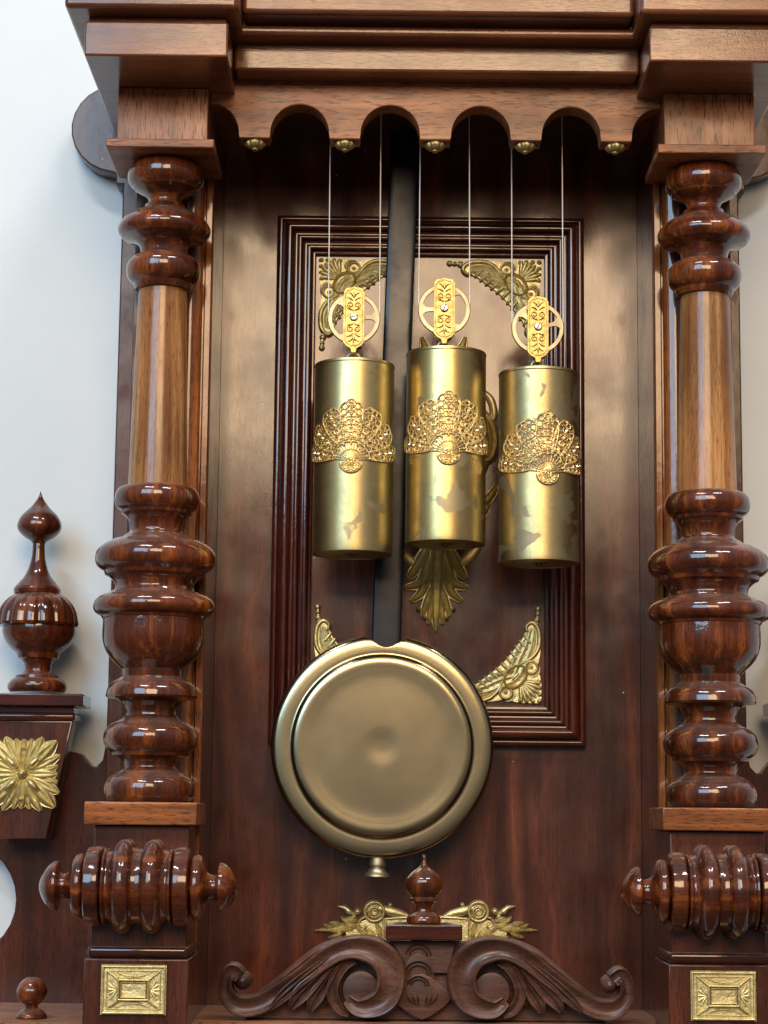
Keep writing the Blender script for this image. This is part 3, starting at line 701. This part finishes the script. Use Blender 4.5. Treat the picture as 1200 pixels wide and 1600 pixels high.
for k in range(13):
    a = R_(78 - k * 13); o_.append(Wp(-65 + 89.5 * math.cos(a), 1405 - 89.5 * math.sin(a)))
o_ += [Wp(-60, 1500), Wp(-78, 1530), Wp(-80, 1560)]
xl = o_[-1][0]
o_ = [(min(x, -0.2496), z) for x, z in o_]
o_ += [(xl, -0.004), (-0.244, -0.004), (-0.244, o_[0][1])]
wing = link('side_wing', prism_mesh(o_, 0.002, 0.020, 0.0014), M['board'], clock)
def pilaster():
    tl, tr = at(-42, 1128, -0.032)[0], at(113, 1128, -0.032)[0]; bl, br_ = at(-2, 1311, -0.032)[0], at(72, 1311, -0.032)[0]
    zt_, zb_ = at(40, 1126, -0.032)[1], at(40, 1311, -0.032)[1]
    return link('pilaster', prism_mesh([(tl, zt_), (tr, zt_), (br_, zb_), (bl, zb_)], -0.032, 0.0017, 0.0009), M['board'], wing), (tl, tr, zt_)
pil, (tl, tr, zpt) = pilaster()
z1 = at(40, 1114, -0.036)[1]; z2 = at(40, 1103, -0.04)[1]; z3 = at(40, 1083, -0.044)[1]
link('head_moulding', box_mesh(tl - 0.002, tr + 0.002, -0.0345, 0.0016, zpt + 0.0002, z1, 0.0020, seg=4), M['frame_h'], wing)
link('head_moulding', box_mesh(tl - 0.001, tr + 0.001, -0.0335, 0.0016, z1 + 0.0002, z2, 0.0006), M['frame_h'], wing)
link('head_plate', box_mesh(tl - 0.009, tr + 0.009, -0.0420, 0.0016, z2 + 0.0002, z3, 0.0010), M['frame_h'], wing)
fin = turned('urn_finial', [(768, 0.4), (778, 4), (792, 14), (806, 28), (818, 34), (828, 33.5), (838, 25), (846, 12, 1), (850, 9.5, 1), (865, 10), (880, 12.5), (898, 19), (912, 30), (918, 35, 1), (922, 37, 1), (928, 36, 1), (929, 34, 1)],
             58, -0.016, M['turned'], wing)
def fl(a, i, h): return 1 - 0.055 * (0.5 - 0.5 * math.cos(a * 16)) ** 3
turned('gadrooned_cover', [(928, 34, 1), (930, 38, 1), (936, 47), (946, 56), (958, 61.5), (970, 64), (975, 65, 1), (979, 63, 1), (980, 54, 1)], 58, -0.016, M['turned'], wing, 160, fl, 50)
turned('urn_bowl', [(979, 57, 1), (990, 57), (1003, 52), (1014, 43), (1021, 34, 1), (1024, 33, 1), (1029, 32, 1), (1031, 27), (1038, 22), (1048, 21), (1054, 26, 1), (1056, 34, 1), (1060, 35, 1), (1062, 40), (1070, 46), (1077, 46, 1), (1082.5, 42, 1)], 58, -0.016, M['turned'], wing)
def rosette():
    mb = MB(); y = 0.0; k = U
    poly_plate(mb, [(32 * k * math.cos(R_(a)) * (1.25 if a % 90 == 45 else 1), 32 * k * math.sin(R_(a)) * (1.25 if a % 90 == 45 else 1)) for a in range(0, 360, 15)], y + 0.0006, y - 0.0012)
    for q in range(4):
        for d, L_, w_, hh in ((45, 70, 17, 0.0046), (27, 62, 13, 0.0036), (63, 62, 13, 0.0036), (0, 52, 14, 0.0040), (13, 54, 11, 0.0032), (-13, 54, 11, 0.0032)):
            a = R_(q * 90 + d)
            leaf(mb, [(6 * k * math.cos(a), 6 * k * math.sin(a)), (L_ * 0.5 * k * math.cos(a), L_ * 0.5 * k * math.sin(a)), (L_ * k * math.cos(a), L_ * k * math.sin(a))], w_ * k, hh, y, 0.5, 14, (0.3, 0.6, 0.9, 1.0, 0.7, 0.15))
        a = R_(q * 90 + 45); leaf(mb, [(12 * k * math.cos(a), 12 * k * math.sin(a)), (24 * k * math.cos(a), 24 * k * math.sin(a)), (36 * k * math.cos(a), 36 * k * math.sin(a))], 7 * k, 0.0075, y, 0, 8, (0.4, 1, 0.9, 0.3))
    bead(mb, 0, 0, 8 * k, y - 0.002, 0.0040); bead(mb, 0, 0, 4 * k, y - 0.0055, 0.0025)
    bead(mb, 2 * k, 38 * k, 3 * k, y - 0.002, 0.0028); bead(mb, -2 * k, -38 * k, 3 * k, y - 0.002, 0.0028)
    return mb.mesh('rosette', 30)
rx, rz = at(36, 1209, -0.0325)
link('rosette', rosette(), M['mount_bright'], wing, (rx, -0.0326, rz), label='square gilt brass acanthus rosette with centre boss')
mirrored(wing, clock)

# shelf along the bottom with small ball finials, then the rail below
def shelf():
    pts = [(-0.40, 0.0225), (-0.40, -0.118), (-0.36, -0.135), (-0.31, -0.148), (-0.27, -0.150), (-0.246, -0.158), (-0.242, -0.176), (-0.160, -0.176), (-0.157, -0.132)]
    pts = pts + [(-x, y) for x, y in reversed(pts)]
    bm = bmesh.new(); f = bm.faces.new([bm.verts.new((x, y, 0.0078)) for x, y in pts]); r = bmesh.ops.extrude_face_region(bm, geom=[f])
    for v in r['geom']:
        if isinstance(v, bmesh.types.BMVert): v.co.z = -0.006
    bmesh.ops.recalc_face_normals(bm, faces=bm.faces)
    bmesh.ops.bevel(bm, geom=[e for e in bm.edges if abs(e.verts[0].co.z - e.verts[1].co.z) < 1e-6], offset=0.0018, segments=3, affect='EDGES')
    bmesh.ops.triangulate(bm, faces=[f for f in bm.faces if len(f.verts) > 4], ngon_method='EAR_CLIP')
    me = bpy.data.meshes.new('shelf'); bm.to_mesh(me); bm.free(); me.set_sharp_from_angle(angle=R_(35))
    for p in me.polygons: p.use_smooth = abs(p.normal.z) < 0.9999
    return link('shelf', me, M['rail'], clock)
sh = shelf()
link('apron', box_mesh(-0.385, 0.385, -0.110, 0.0015, -0.06, -0.0063, 0.002), M['board'], sh)
for s in (-1, 1):
    o = turned('ball_finial', [(1513, 0.4), (1514, 8), (1520, 17), (1530, 23), (1537, 24), (1546, 22), (1553, 16), (1557, 10, 1), (1561, 10, 1), (1565, 17), (1571, 23), (1575, 25, 1), (1577.5, 23, 1)], 49, -0.118, M['turned'], sh, 40)
    o.location.z = 0.0079; o.location.x *= -s
# carved crest standing on the shelf between the pedestals
CY = -0.110
def Cp(px, py): return at(px, py, CY)
def crest_board():
    top = [(384, 1588), (400, 1572), (440, 1552), (480, 1522), (520, 1492), (556, 1476), (602, 1474), (603, 1470)]
    L_ = [Cp(*p) for p in top]; x0_ = Cp(666, 1500)[0]
    zb_ = 0.0082; L_[0] = (L_[0][0], zb_)
    return prism_mesh(L_ + [(2 * x0_ - x, z) for x, z in reversed(L_)], CY + 0.002, CY + 0.014, 0.0008)
crest = link('carved_crest', crest_board(), M['carved'], clock)
xm = Cp(666, 1500)[0]
def scroll_mesh():
    mb = MB(); y = CY + 0.0025; k = 0.000468
    def S(pts, h=0.010, rib=0.0, power=None, sub=6):
        c = curve([(*Cp(p[0], p[1]), p[2] * k, 1.25 * (p[3] if len(p) > 3 else h)) for p in pts], sub); relief(mb, c, y, 12, rib, power or 0.5, carved=power is None)
    # main stroke: small volute, long bend, big volute
    S([(381, 1541, 5), (374, 1544, 7), (368, 1537, 8.5), (371, 1527, 9.5), (381, 1523, 9)] [::-1] and
      [(384, 1528, 3, 0.008), (386, 1536, 6, 0.010), (378, 1544, 8, 0.011)][:0] + [(376, 1524, 12, 0.012), (364, 1516, 13, 0.013), (355, 1530, 11, 0.013), (356, 1552, 13, 0.013), (374, 1570, 16, 0.012), (405, 1568, 16, 0.012), (442, 1546, 15, 0.012), (478, 1520, 15, 0.013), (512, 1494, 16, 0.015), (545, 1480, 17, 0.016),
       (578, 1483, 21, 0.017), (601, 1498, 23, 0.017), (611, 1525, 23, 0.017), (604, 1554, 22, 0.016), (585, 1569, 19, 0.015), (560, 1573, 14, 0.013), (542, 1560, 9, 0.011)])
    # eye of the small volute
    bead(mb, *Cp(380, 1532), 15 * k, y, 0.013)
    # raised second edge running along the upper side
    S([(404, 1552, 3, 0.008), (432, 1534, 5, 0.010), (466, 1507, 6, 0.011), (500, 1482, 6, 0.012), (536, 1467, 5, 0.010)], power=0.6)
    # inner disc of the big volute
    c = Cp(564, 1545); mb2 = [(28.5 * k, 0.001), (28.5 * k, -0.0095), (27 * k, -0.0112), (20 * k, -0.0118), (0.0003, -0.0120)]
    lathe(mb, mb2, (c[0], y, c[1]), 40, 'Y')
    # inner rim that closes the volute on the left
    S([(556, 1499, 6, 0.010), (538, 1508, 9, 0.012), (524, 1528, 10, 0.012), (520, 1552, 10, 0.012), (530, 1574, 9, 0.010), (546, 1584, 5, 0.008)])
    S([(540, 1498, 4, 0.009), (520, 1514, 5, 0.010), (510, 1540, 5, 0.010), (512, 1566, 4, 0.009)])
    # fluted leaves between bend and volute
    for pts in ([(524, 1498, 5), (496, 1526, 10), (470, 1552, 13), (455, 1574, 4)], [(528, 1502, 5), (508, 1534, 9), (494, 1556, 12), (485, 1577, 4)], [(516, 1494, 4), (478, 1524, 8), (446, 1552, 9), (424, 1574, 3)]):
        S([(p[0], p[1], p[2] * 1.15) for p in pts], 0.012)
        S([(p[0] - 1, p[1], p[2] * 0.22, 0.0128) for p in pts], 0.0128, power=0.5)
    return mb.mesh('scroll', 40)
scl = link('scroll', scroll_mesh(), M['carved'], crest)
sc2 = scl.copy(); scene.collection.objects.link(sc2); sc2.parent = crest; sc2.scale.x = -1; sc2.location.x = 2 * xm
def shield():
    mb = MB(); y = CY + 0.0025
    for k, (cy, hw, hh) in enumerate(((1498, 24, 34), (1525, 25, 36), (1556, 47, 36))):
        p = []
        for a in range(0, 360, 15):
            c_, s_ = math.cos(R_(a)), math.sin(R_(a)); q = 1.25 if k == 2 else 1.7
            d = (abs(c_) ** q + abs(s_) ** q) ** (-1 / q); p.append(Cp(653 + hw * c_ * d + (6 if k == 2 else 0), cy - hh * s_ * d))
        y1 = y - 0.004 - 0.0028 * k; c0 = Cp(653 + (6 if k == 2 else 0), cy)
        n_ = len(p); vs = [(x, y + 0.001, z) for x, z in p] + [(x, y1, z) for x, z in p] + [(c0[0], y1 - 0.0022, c0[1])]
        mb.add(vs, [(i, (i + 1) % n_, n_ + (i + 1) % n_, n_ + i) for i in range(n_)] + [(n_ + i, n_ + (i + 1) % n_, 2 * n_) for i in range(n_)])
    for cy, rr, d in ((1487, 20, 0.0085), (1514, 22, 0.0115), (1532, 17, 0.0135)):
        for q in (1.0, 0.72):
            arc = [(*Cp(653 + rr * q * math.cos(R_(a_)), cy + 8 - rr * q * 1.0 * math.sin(R_(a_))), 2.2 * 0.000468, d) for a_ in range(8, 173, 12)]
            relief(mb, arc, y, 6)
    for s_ in (-1, 1):
        for k_ in range(3): leaf(mb, [Cp(659 + s_ * (8 + 9 * k_), 1546), Cp(659 + s_ * (6 + 6 * k_), 1562), Cp(659 + s_ * 3, 1580 - 3 * k_)], 3.0 * 0.000468, 0.0145, y, 0, 6)
    return mb.mesh('shield_carving', 25)
link('shield_carving', shield(), M['carved'], crest)
zp0, zp1 = Cp(660, 1468)[1], Cp(660, 1443)[1]
link('plinth', box_mesh(Cp(602, 1455)[0], Cp(721, 1455)[0], CY - 0.0165, CY + 0.020, zp0 + 0.0004, zp1, 0.0010), M['frame_h'], crest)
link('centre_block', prism_mesh([Cp(612, 1470), Cp(712, 1470), Cp(700, 1520), Cp(640, 1520)], CY - 0.004, CY + 0.0016, 0.0006), M['carved'], crest)
fo = turned('finial', [(1336, 1.0), (1338, 3), (1348, 4), (1355, 8), (1363, 19), (1373, 27.5), (1384, 29), (1394, 26), (1401, 19, 1), (1404, 22, 1), (1408, 22, 1), (1410, 17), (1418, 12.5), (1425, 14, 1), (1428, 20), (1432, 25), (1437, 27), (1441, 27, 1), (1443, 25, 1)], 662, CY + 0.001, M['turned'], crest, 48)
fo.location.z = zp1 + 0.0001

# ------------------------------------------------------------------ pendulum
bx, bz = at(597, 1166, -0.036); tx, tz = at(632, 250, -0.036)
tilt = math.atan2(tx - bx, tz - bz)
RB = 0.0845
pend = empty('pendulum', (bx, -0.036, bz), 'large round brass pendulum bob on a dark wooden rod, swung left of centre', 'pendulum')
pend.rotation_euler = (0, tilt, 0)
def bob_mesh():
    mb = MB(); seg = 180
    pr = smooth_profile([(0.0002, -0.00985), (0.005, -0.0099), (0.011, -0.0101), (0.017, -0.01022), (0.034, -0.01020), (0.050, -0.01020), (0.058, -0.01050), (0.0635, -0.01070), (0.0668, -0.0100), (0.0684, -0.0086), (0.0692, -0.0074, 1), (0.0702, -0.0072), (0.0730, -0.0073), (0.0775, -0.0072), (0.0812, -0.0066), (0.0836, -0.0050), (0.0845, -0.0022, 1), (0.0845, 0.003, 1), (0.080, 0.0055), (0.05, 0.008), (0.0002, 0.009)], 5)
    def lim(a):
        d = abs((a - math.pi / 2 + math.pi) % (2 * math.pi) - math.pi) * RB
        if d > 0.020: return 1e9
        if d < 0.0085: return RB - 0.0100 + (d / 0.0085) ** 2 * 0.0032
        t = (d - 0.0085) / 0.0115; return RB - 0.0068 * (1 - t) ** 1.6
    vs = []; fs = []
    for r, h in pr:
        for k in range(seg):
            a = 2 * math.pi * k / seg; rr = min(r, lim(a)); vs.append((rr * math.cos(a), h, rr * math.sin(a)))
    for i in range(len(pr) - 1):
        for k in range(seg): fs.append((i * seg + k, i * seg + (k + 1) % seg, (i + 1) * seg + (k + 1) % seg, (i + 1) * seg + k))
    return mb.add(vs, fs).mesh('bob', 40)
link('bob', bob_mesh(), M['bob'], pend)
def rod_mesh():
    mb = MB(); vs = []; z0_, z1_ = RB - 0.030, 0.485; W = 0.0112; n_ = 28; rows = []
    for i in range(9):
        t = i / 8; rows.append((z0_ + 0.0112 * (1 - math.cos(t * math.pi / 2)), W * max(math.sin(t * math.pi / 2), 0.08)))
    rows.append((z1_, W))
    for z, hw in rows:
        for k in range(n_):
            a = 2 * math.pi * (k + 0.5) / n_; c_, s_ = math.cos(a), math.sin(a)      # flat strip with rounded edges
            vs.append((hw * math.copysign(abs(c_) ** 0.45, c_), 0.0034 * math.copysign(abs(s_) ** 0.3, s_) * (0.6 + 0.4 * hw / W), z))
    fs = [(i * n_ + k, i * n_ + (k + 1) % n_, (i + 1) * n_ + (k + 1) % n_, (i + 1) * n_ + k) for i in range(len(rows) - 1) for k in range(n_)]
    fs += [tuple(range(n_))[::-1], tuple((len(rows) - 1) * n_ + k for k in range(n_))]
    return mb.add(vs, fs).mesh('rod', 40)
link('rod', rod_mesh(), M['ebony'], pend, (0, 0.0, 0))
k = 0.00049
nut = lathe(MB(), smooth_profile([(0.0105 * 0 + 3 * k, -RB + 0.004, 1), (12 * k, -RB + 0.0005, 1), (13 * k, -RB - 0.004), (12.5 * k, -RB - 0.0055, 1), (11 * k, -RB - 0.0058, 1), (11 * k, -RB - 0.0072, 1), (13 * k, -RB - 0.0076, 1), (14.5 * k, -RB - 0.0095), (19 * k, -RB - 0.0115, 1), (19.5 * k, -RB - 0.0128, 1), (16 * k, -RB - 0.0135, 1), (0.5 * k, -RB - 0.0136)], 3), (0, 0, 0), 48).mesh('rating_nut', 30)
link('rating_nut', nut, M['pulley'], pend)

# ------------------------------------------------------------------ weights
WY, WR, WK = -0.082, 0.0301, 0.000486
def shell_mesh(H, dent):
    p = smooth_profile([(WR * 0.94, H - 0.0022, 1), (WR * 0.975, H - 0.0006, 1), (WR * 1.008, H, 1), (WR * 1.012, H - 0.0012, 1), (WR * 0.998, H - 0.0020, 1), (WR, H - 0.004), (WR, H * 0.6), (WR, H * 0.25), (WR * 1.0, 0.0028), (WR * 0.985, 0.0006), (WR * 0.95, 0, 1)], 5)
    return lathe(MB(), p, (0, 0, 0), 96).mesh('shell', 40)
def filigree_mesh():
    mb = MB(); Rf = WR + 0.0011
    def W3(u, v, d=0.0): a = u * WK / WR; return (math.sin(a) * (Rf + d), -math.cos(a) * (Rf + d), v * WK)
    def wire(pts, r=1.0, closed=False, sides=4, d=0.0): tube(mb, [W3(*p, d) for p in pts], r * WK, sides, closed)
    def ring(u, v, r, t=0.85, seg=9, d=0.0): wire([(u + r * math.cos(2 * math.pi * k / seg), v + r * math.sin(2 * math.pi * k / seg)) for k in range(seg)], t, True, 4, d)
    def gem(u, v, r, d=0.0):
        c = W3(u, v, 0.0016 + d); base = [W3(u + r * math.cos(k * 1.0472), v + r * math.sin(k * 1.0472), -0.0004) for k in range(6)]
        mb.add(base + [c], [(k, (k + 1) % 6, 6) for k in range(6)])
    lobes = [(90, 90, 19), (116, 86, 18), (64, 86, 18), (143, 86, 18), (37, 86, 18), (167, 92, 14), (13, 92, 14)]
    rnd = random.Random(3)
    for ang, L_, hw in lobes:
        a = R_(ang); ux, uv = math.cos(a), math.sin(a); nx, nv = -uv, ux
        out = []
        for k in range(25):
            t = k / 24; th = math.pi * t
            # teardrop: narrow root, round head
            s = 28 + (L_ - 28) * (0.5 - 0.5 * math.cos(th)); side = 1
            out.append((s, hw * math.sin(th) ** 0.6 * (0.62 + 0.50 * (s - 28) / (L_ - 28))))
        path = [(s * ux + w_ * nx, s * uv + w_ * nv) for s, w_ in out] + [(s * ux - w_ * nx, s * uv - w_ * nv) for s, w_ in reversed(out[1:-1])]
        wire(path, 1.15, True)
        # pierced rows
        for row, (inset, rr) in enumerate(((5.2, 4.8), (13.5, 4.2))):
            cs = [((s * ux + (w_ - inset) * nx, s * uv + (w_ - inset) * nv), (s * ux - (w_ - inset) * nx, s * uv - (w_ - inset) * nv)) for s, w_ in out if w_ > inset + 0.5 and s > 38]
            last = None
            for pa, pb in cs:
                if last is None or math.hypot(pa[0] - last[0], pa[1] - last[1]) > 9.0:
                    ring(*pa, rr); ring(*pb, rr); last = pa
        ring((L_ - 5) * ux, (L_ - 5) * uv, 4.4, 1.1, 10)
        for s in (46, 60, 72):
            gem(s * ux, s * uv, 3.0)
        wire([(28 * ux, 28 * uv), ((L_ - 12) * ux, (L_ - 12) * uv)], 0.9)
    for k in range(15):
        a = R_(4 + k * 172 / 14); wire([(5 * math.cos(a), 5 * math.sin(a)), (30 * math.cos(a), 30 * math.sin(a))], 0.7)
        if k % 2: gem(25 * math.cos(a), 25 * math.sin(a), 2.4)
    for r, t in ((17, 0.6), (29, 0.9), (33, 0.7)): wire([(r * math.cos(R_(a)), r * math.sin(R_(a))) for a in range(2, 179, 8)], t)
    for k in range(11):
        a = R_(10 + k * 160 / 10); ring(38.5 * math.cos(a), 38.5 * math.sin(a), 4.4, 0.8, 8)
    for s in (-1, 1):
        wire([(s * 4, -1), (s * 30, 3), (s * 60, 6), (s * 88, 9)], 1.1)
    ring(0, -2, 5, 1.6, 12, 0.0006); gem(0, -2, 4, 0.0006)
    for k in range(7):
        a = R_(-10 - k * 160 / 6); gem(11 * math.cos(a), -4 + 11 * math.sin(a) * 0.95, 3.4, 0.0004)
    wire([(16.5 * math.cos(R_(a)), -4 + 15 * math.sin(R_(a))) for a in range(0, -181, -12)], 1.5)
    for k in range(5):
        a = R_(-20 - k * 35); ring(7 * math.cos(a), -4 + 6 * math.sin(a), 2.2, 0.8, 7)
    return mb.mesh('filigree_fan', 30)
def wheel_mesh():
    mb = MB(); k = WK
    lathe(mb, [(34.5 * k, -0.0016), (40 * k, -0.0016), (41 * k, -0.0008), (39 * k, 0), (41 * k, 0.0008), (40 * k, 0.0016), (34.5 * k, 0.0016), (34.5 * k, -0.0016)], (0, 0, 0), 72, 'Y')
    mb.f = [f for f in mb.f if len(f) == 4]
    for q in range(3):
        a0 = R_(20 + 120 * q); pts = []
        for r, w_ in ((6, 4.0), (14, 3.0), (24, 3.0), (29, 4.2), (32.5, 7.5), (35.3, 12)): pts.append((r, w_))
        ol = [(r, w_) for r, w_ in pts] + [(r, -w_) for r, w_ in reversed(pts)]
        poly_plate(mb, [(k * (r * math.cos(a0) - w_ * math.sin(a0)), k * (r * math.sin(a0) + w_ * math.cos(a0))) for r, w_ in ol], -0.0013, 0.0013)
    lathe(mb, [(0.0003, -0.0022), (9 * k, -0.0022), (9 * k, 0.0022), (0.0003, 0.0022)], (0, 0, 0), 24, 'Y')
    return mb.mesh('wheel', 40)
def bracket_mesh():
    k = WK; mb = MB()
    ol = [(-12, 46), (-6, 47), (0, 49), (6, 47), (12, 46), (16, 40), (16, -40), (12, -45), (5, -49), (3, -56), (-3, -56), (-5, -49), (-12, -45), (-16, -40), (-16, 40)]
    P = [(x * k, z * k) for x, z in ol]
    poly_plate(mb, P, -0.0052, -0.0040); poly_plate(mb, P, 0.0040, 0.0052)
    inn = [(x * 0.84, z * 0.93) for x, z in ol if z > -50]; inn.append(inn[0])
    relief(mb, [(x * k, z * k, 0.9 * k, 0.0005) for x, z in inn], -0.0052, 4)
    # engraved scrolls, mirrored left and right
    for s in (-1, 1):
        for z0_, d in ((6, 1), (-6, -1)):
            sp1 = [((5.5 + (4.6 - a / 130) * math.cos(R_(a))) * s, z0_ + d * (13 + (4.6 - a / 130) * math.sin(R_(a)))) for a in range(-90, 420, 30)]
            relief(mb, [(x * k, z * k, 0.8 * k, 0.0011) for x, z in sp1], -0.0052, 4)
            leaf(mb, [(1 * s * k, (z0_ + d * 20) * k), (6 * s * k, (z0_ + d * 24) * k), (11 * s * k, (z0_ + d * 25) * k)], 1.9 * k, 0.0012, -0.0052, 0, 4)
            leaf(mb, [(1 * s * k, (z0_ + d * 26) * k), (4 * s * k, (z0_ + d * 31) * k), (9 * s * k, (z0_ + d * 33) * k)], 1.9 * k, 0.0012, -0.0052, 0, 4)
            leaf(mb, [(0.5 * s * k, (z0_ + d * 4) * k), (4 * s * k, (z0_ + d * 6) * k), (11 * s * k, (z0_ + d * 7) * k)], 1.5 * k, 0.0012, -0.0052, 0, 4)
    for d in (1, -1): leaf(mb, [(0, d * 30 * k), (0, d * 36 * k), (0, d * 42 * k)], 2.6 * k, 0.0009, -0.0052, 0, 6)
    return mb.mesh('bracket', 30)
def screw_mesh():
    mb = MB(); k = WK
    lathe(mb, [(6 * k, -0.0052), (6.2 * k, -0.0066), (5 * k, -0.0073), (0.0002, -0.0075)], (0, 0, 0), 24, 'Y')
    return mb.mesh('screw', 30)
def hook_mesh():
    mb = MB(); k = WK; pts = []
    for a in range(-20, 201, 20): pts.append((9.5 * k * math.cos(R_(a)), 0, 9 * k * math.sin(R_(a))))
    pts = [(8 * k, 0, -26 * k), (9.5 * k, 0, -12 * k)] + pts + [(-12 * k, 0, -6 * k)]
    tube(mb, pts, [2.6 * k] * (len(pts) - 2) + [3.0 * k, 3.4 * k], 8)
    return mb.mesh('hook', 40)
fil_me, wh_me, br_me, sc_me, hk_me = filigree_mesh(), wheel_mesh(), bracket_mesh(), screw_mesh(), hook_mesh()
slot_me = box_mesh(-0.0028, 0.0028, -0.0077, -0.0071, -0.0004, 0.0004, 0)
bot_me = lathe(MB(), [(0.0003, -0.0028), (0.0022, -0.0022), (0.0026, -0.0004), (WR * 0.6, 0.0004), (WR * 0.945, 0.0002), (WR * 0.95, 0.0012), (0.0003, 0.0014)], (0, 0, 0), 64).mesh('bottom_cap', 30)
top_me = lathe(MB(), [(0.0003, 0.0), (WR * 0.93, 0.0), (WR * 0.93, -0.002), (0.0003, -0.002)], (0, 0, 0), 64).mesh('top_cap', 30)
mat_black = M['ebony']
LB = ['left brass clock weight hanging lower than the middle one, clean shell with gold fan',
      'middle brass clock weight, hung highest of the three, brown stain below its gold fan',
      'right brass clock weight, hung lowest, lacquer flaked off above its gold fan']
specs = [(550.5, 874, 565, (553, 498), (516, 595), 0, 0.0), (695.5, 858, 547, (694, 484), (657, 733), 4, 0.35), (842, 888, 578, (840, 513), (799, 878), 4, -0.1)]
for i, (cxp, yb, yt, (wx, wy), cords, fu, lean) in enumerate(specs):
    zb_ = at(cxp, yb - 8, WY)[1]; xb = at(cxp, yb, WY)[0]; zt_ = at(cxp, yt + 8, WY)[1]; H = zt_ - zb_
    wgt = empty('clock_weight', (xb, WY, zb_), LB[i], 'clock weight', 'three brass clock weights on pulleys')
    wgt.rotation_euler = (0, 0, R_((4, -6, 3)[i]))
    link('shell', shell_mesh(H, i), M['weight'][i], wgt)
    link('bottom_cap', bot_me, M['dull'], wgt, (0, 0, 0.0002)); link('top_cap', top_me, M['dull'], wgt, (0, 0, H - 0.0024))
    fz = at(cxp, (719, 706, 737)[i], WY - WR)[1] - zb_
    f_ = link('filigree_fan', fil_me, M['filigree'], wgt, (0, 0, fz), (0, 0, R_((-7, 8, 5)[i])))
    wxw, wzw = at(wx, wy, WY); lz = wzw - zb_
    dx = wxw - xb
    pul = link('pulley', br_me, M['bracket'], wgt, (dx, 0, lz), (0, 0, R_(-(4, -6, 3)[i])), label='engraved brass pulley bracket holding a spoked wheel')
    link('wheel', wh_me, M['pulley'], pul, None, (0, R_((15, -40, 5)[i]), 0)); link('screw', sc_me, M['steel'], pul)
    link('screw_slot', slot_me, mat_black, pul, None, (0, R_((-15, -70, -62)[i]), 0))
    link('hook', hk_me, M['pulley'], wgt, (dx, 0, at(wx, (561, 543, 573)[i], WY)[1] - zb_), (0, 0, R_(-(4, -6, 3)[i])))
    for s, cpx in zip((-1, 1), cords):
        r = 40 * WK; top = 0.70; za_ = lz
        pts = [(s * r * math.cos(R_(a)), 0, r * math.sin(R_(a))) for a in (-60, -30, 0)]
        xtop = at(cpx, 210, WY)[0] - wxw
        pts = [(x, y, z) for x, y, z in pts] + [(xtop * 1.0, 0, top - wzw)]
        mb = tube(MB(), pts, 0.00052, 6)
        link('cord', mb.mesh('cord', 60), M['cord'], wgt, (dx, 0, lz), (0, 0, R_(-(4, -6, 3)[i])))
